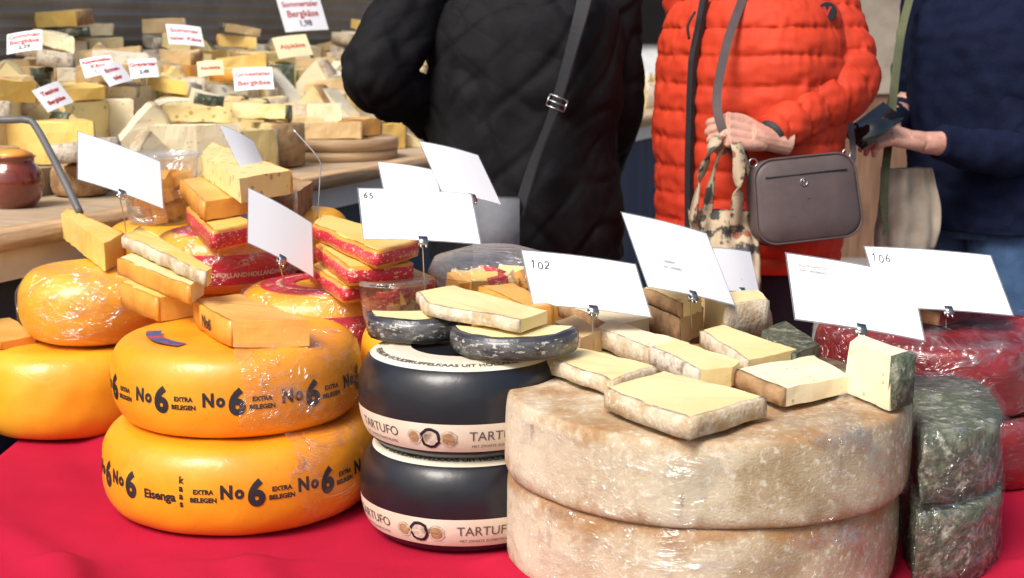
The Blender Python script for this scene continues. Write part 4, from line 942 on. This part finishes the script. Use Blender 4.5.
if hit is None: hit=PD(827,12,3.1)-o0; hn=(CAM-o0-hit).normalized()
ne=(CAM-o0-hit).normalized(); em=hit+ne*.006
bm=bmesh.new(); mt=ne.to_track_quat('Z','Y').to_matrix().to_4x4(); mt.translation=em
bmesh.ops.create_cone(bm,cap_ends=True,segments=32,radius1=.0215,radius2=.020,depth=.016,matrix=mt@Matrix.Translation((0,0,-.007))); e_=link('emblem',bm,M['trousers'],t,smooth=False)
bm=bmesh.new(); tx=text_bm('V',.026,.0014); m2=mt.copy(); m2.translation=em+ne*.0022; join_bm(bm,tx,lambda c:m2@c); link('emblem_mark',bm,M['inkred'],e_,smooth=False,recalc=False)
bm=bmesh.new()
for q in (-1,1): ctube(bm,[(s*q*.085+Vector((0,0,.88)),.115),(s*q*.09+Vector((0,0,.5)),.085),(s*q*.09+Vector((0,0,.08)),.062)],n=20,sub=5)
link('trousers',bm,M['trousers'],t); shoes(t,f,s)
# crossbody bag
DB=2.97
cb=PD(802,199,DB); X=(PD(858,190,DB+.02)-PD(746,202,DB-.02)).normalized(); Nn=(CAM-cb).normalized(); Yv=Nn.cross(X).normalized(); Nn=X.cross(Yv)
mt=Matrix((X,Yv,Nn)).transposed().to_4x4(); mt.translation=cb
bg=thing('crossbody_bag','taupe leather crossbody bag with rounded corners in front of the orange jacket','bag'); bg.matrix_world=mt
def rrect(w,h,r,n=8):
    P=[]
    for cx_,cy_,a0 in ((w-r,h-r,0),(-w+r,h-r,90),(-w+r,-h+r,180),(w-r,-h+r,270)):
        for i in range(n+1):
            a=R_(a0+90*i/n); P.append((cx_+r*math.cos(a),cy_+r*math.sin(a)))
    return P
bw,bh=.118,.092
bm=bmesh.new(); rings=[]
for z,s_ in ((-.035,.9),(-.032,.96),(-.02,1),(0,1.005),(.02,1),(.032,.96),(.037,.9),(.040,.5),(.041,.02)):
    rings.append([bm.verts.new((x*s_*(1+.06*(.5-y/bh/2)),y*s_-(.004*math.cos(x/bw*1.5) if y>0 else 0),z)) for x,y in rrect(bw*.96,bh,.045)])
for i in range(len(rings)-1):
    m_=len(rings[0])
    for q in range(m_): bm.faces.new((rings[i][q],rings[i][(q+1)%m_],rings[i+1][(q+1)%m_],rings[i+1][q]))
bm.faces.new(rings[0][::-1]); link('bag_body',bm,M['taupe'],bg)
bm=bmesh.new(); P=rrect(bw*.94,bh*.965,.042); tube(bm,[(x*(1+.06*(.5-y/bh/2)),y,.033) for x,y in P+[P[0]]],.0022,n=8,cap=False); link('piping',bm,M['taupe'],bg)
bm=bmesh.new(); tube(bm,[(-.09,.052,.0400),(.09,.052,.0400)],.0016,n=8); link('zip',bm,M['strapblack'],bg)
bm=bmesh.new(); P=[(.0075*math.cos(a*.3927)-.008,.0075*math.sin(a*.3927)+.035,.0415) for a in range(17)]; tube(bm,P,.0012,n=6,cap=False); tube(bm,[(-.008,.029,.0415),(-.008,.041,.0415)],.001,n=6); link('logo_ring',bm,M['steel'],bg)
inv=mt.inverted()
for sx_ in (-.104,.104):
    bm=bmesh.new(); P=[(sx_+.009*math.cos(a*.3927),.086+.009*math.sin(a*.3927),.012) for a in range(17)]; tube(bm,P,.0015,n=6,cap=False); link('strap_ring',bm,M['steel'],bg)
bm=bmesh.new(); ribbon(bm,[inv@PD(752,172,2.97),inv@PD(741,166,2.955),inv@PD(722,128,2.94),inv@PD(717,95,2.95),inv@PD(728,40,2.98),inv@PD(742,0,3.02),inv@PD(756,-45,3.12)],.019,.004,nrm=inv.to_3x3()@Vector((0,-1,0))); link('strap',bm,M['taupe'],bg,smooth=False)
bm=bmesh.new(); ribbon(bm,[inv@PD(848,170,2.98),inv@PD(853,150,3.08),inv@PD(846,100,3.35),inv@PD(830,20,3.42)],.016,.004,nrm=inv.to_3x3()@Vector((0,-1,0))); link('strap',bm,M['taupe'],bg,smooth=False)
# tote bag
tt_=PD(726,300,2.96); tg=thing('tote_bag','patterned beige and dark fabric tote hanging from the gripping hand','bag',tt_)
bm=bmesh.new(); rings=[]; o_=tt_
for i in range(30):
    u=i/29; py=210+97*u; xl=688+6*math.sin(u*3)+(-4)*u; xr=762-4*math.cos(u*2)
    a=PD(xl,py,2.97)-o_; b=PD(xr,py,2.97)-o_; c=(a+b)/2; hw=(b-a).length/2; ring=[]
    for q in range(64):
        th=6.28318*q/64; p=c+Vector((math.cos(th)*hw,math.sin(th)*(.012+.045*min(1,u*1.5)),0)); p.y+=.022*nz(p,22,3)+.008*math.sin(th*9+3*u)*(1.2-u); ring.append(bm.verts.new(p))
    rings.append(ring)
for i in range(29):
    for q in range(64): bm.faces.new((rings[i][q],rings[i][(q+1)%64],rings[i+1][(q+1)%64],rings[i+1][q]))
bm.faces.new(rings[-1]); link('bag_body',bm,M['tote'],tg)
for ks in ([(692,222,2.945),(700,180,2.93),(712,148,2.91),(726,132,2.95),(738,150,2.915),(738,190,2.92),(735,226,2.945)],[(706,222,2.98),(712,180,2.965),(722,146,2.95),(730,134,2.96),(744,150,2.96),(752,185,2.97),(756,220,2.98)]):
    bm=bmesh.new(); ribbon(bm,[PD(*q)-o_ for q in ks],.026,.004); link('handle',bm,M['tote'],tg)
# --- navy person
cx=PD(1000,150,3.5); base=Vector((cx.x,3.62,0)); yn=-1.0
aLn=[PD(985,-15,3.52),PD(1015,150,3.42),PD(920,142,3.34)]
aRn=[PD(925,-5,3.75),PD(905,110,3.80),PD(885,128,3.5)]
wn=PD(918,141,3.34)
h1=hand(wn,PD(872,132,3.30)-wn,Vector((.1,-.5,.85)),-1,(.45,.75,.5),.95)
h2=hand(aRn[2],Vector((-.4,-.6,.1)),Vector((0,.4,.9)),1,(.4,.6,.4),.95)
t,o0,f,s,k=person('person in a navy sweater and jeans at the right holding a phone',base,1.72,yn,aLn,aRn,[h1,h2],'hairbrown')
def npf(z,th,R,p): return .012*nz(p,8)+.006*nz((p[0],p[1],p[2]*2),18)+creases(p)*.8
bm=garment_torso(yn,[(.86,0,0,.20,.16),(.95,0,0,.21,.165),(1.1,0,0,.21,.165),(1.3,0,0,.225,.165),(1.4,0,0,.21,.145),(1.46,0,0,.14,.11),(1.5,0,0,.07,.075)],npf,n=110,dz=.007)
def ns(s_,th,p): return .007*nz(p,16)+.003*nz(p,40)+creases(p)*.6
for J,r0 in ((aLn,.075),(aRn,.062)):
    J=[p-o0 for p in J]; e_=J[1].lerp(J[2],.80); sleeve(bm,[(J[0]+Vector((0,0,.05)),r0*.85),(J[0],r0),(J[0].lerp(J[1],.6),r0*.9),(J[1],r0*.82),(e_,r0*.60)],ns,step=.006)
link('sweater',bm,M['navy'],t)
bm=bmesh.new()
tube(bm,[Vector((0,0,.84)),Vector((0,0,.92))],[.165,.16],n=24,flat=.8,ref=f)
for q in (-1,1): ctube(bm,[(s*q*.085+Vector((0,0,.88)),.105),(s*q*.09+Vector((0,0,.5)),.08),(s*q*.09+Vector((0,0,.06)),.065)],n=20,sub=5)
link('jeans',bm,M['jeans'],t); shoes(t,f,s)
pc=PD(873,126,3.27); X=(PD(896,112,3.28)-PD(858,140,3.25)).normalized(); Nn=Vector((.2,-.55,.8)).normalized(); Yv=Nn.cross(X).normalized(); Nn=X.cross(Yv)
bm=bmesh.new(); box(bm,-.066,.066,-.033,.033,-.004,.004); bevel(bm,.004,3)
o=link('mobile_phone',bm,M['phone']); tag(o,'black mobile phone held in the hand of the person in navy','phone'); mt=Matrix((X,Yv,Nn)).transposed().to_4x4(); mt.translation=pc; o.matrix_world=mt
bgc=PD(908,245,3.35); tt=thing('cloth_bag','slouchy beige cloth bag hanging between the orange and navy persons','bag',bgc)
bm=bmesh.new(); rings=[]
for i in range(24):
    u=i/23; py=168+79*u; a=PD(882-8*u,py,3.4)-bgc; b=PD(932+8*math.sin(u*3),py,3.4)-bgc; c=(a+b)/2; hw=(b-a).length/2; ring=[]
    for q in range(48):
        th=6.28318*q/48; p=c+Vector((math.cos(th)*hw,math.sin(th)*(.02+.05*u),0)); p.y+=.035*nz(p,14,6)+.008*math.sin(th*8+2*u); ring.append(bm.verts.new(p))
    rings.append(ring)
for i in range(23):
    for q in range(48): bm.faces.new((rings[i][q],rings[i][(q+1)%48],rings[i+1][(q+1)%48],rings[i+1][q]))
bm.faces.new(rings[-1]); bm.faces.new(rings[0][::-1]); link('bag_body',bm,M['beigebag'],tt)
bm=bmesh.new(); ribbon(bm,[PD(886,235,3.31)-bgc,PD(884,190,3.32)-bgc,PD(890,130,3.40)-bgc,PD(900,40,3.5)-bgc,PD(915,-20,3.6)-bgc],.02,.004); link('strap',bm,M['greencloth'],tt,smooth=False)
# ================================================================ CAMERA + LIGHT
cam=bpy.data.cameras.new('camera'); co=bpy.data.objects.new('camera',cam); col.objects.link(co)
co.location=CAM; co.rotation_euler=(math.pi/2-PITCH,0,0); cam.sensor_width=36; cam.lens=F*36/1024; cam.clip_end=300; cam.clip_start=.05
cam.dof.use_dof=True; cam.dof.focus_distance=2.0; cam.dof.aperture_fstop=8
scene.camera=co
w=bpy.data.worlds.new('World'); scene.world=w; w.use_nodes=True; nt=w.node_tree
sk=nt.nodes.new('ShaderNodeTexSky'); sk.sky_type='NISHITA'; sk.sun_disc=False
sd=Vector((-.42,-.55,.82)).normalized(); el=math.asin(sd.z)
sk.sun_elevation=el; sk.sun_rotation=math.atan2(sd.x,sd.y); sk.air_density=1; sk.dust_density=5; sk.ozone_density=.6
nt.links.new(sk.outputs[0],nt.nodes['Background'].inputs[0]); nt.nodes['Background'].inputs[1].default_value=.15
sun=bpy.data.lights.new('sun','SUN'); sun.energy=3.4; sun.angle=R_(26); sun.color=(1,.965,.91); so=bpy.data.objects.new('sun',sun); col.objects.link(so)
so.rotation_euler=sd.to_track_quat('Z','Y').to_euler()
scene.view_settings.view_transform='Standard'; scene.view_settings.look='None'; scene.view_settings.exposure=0
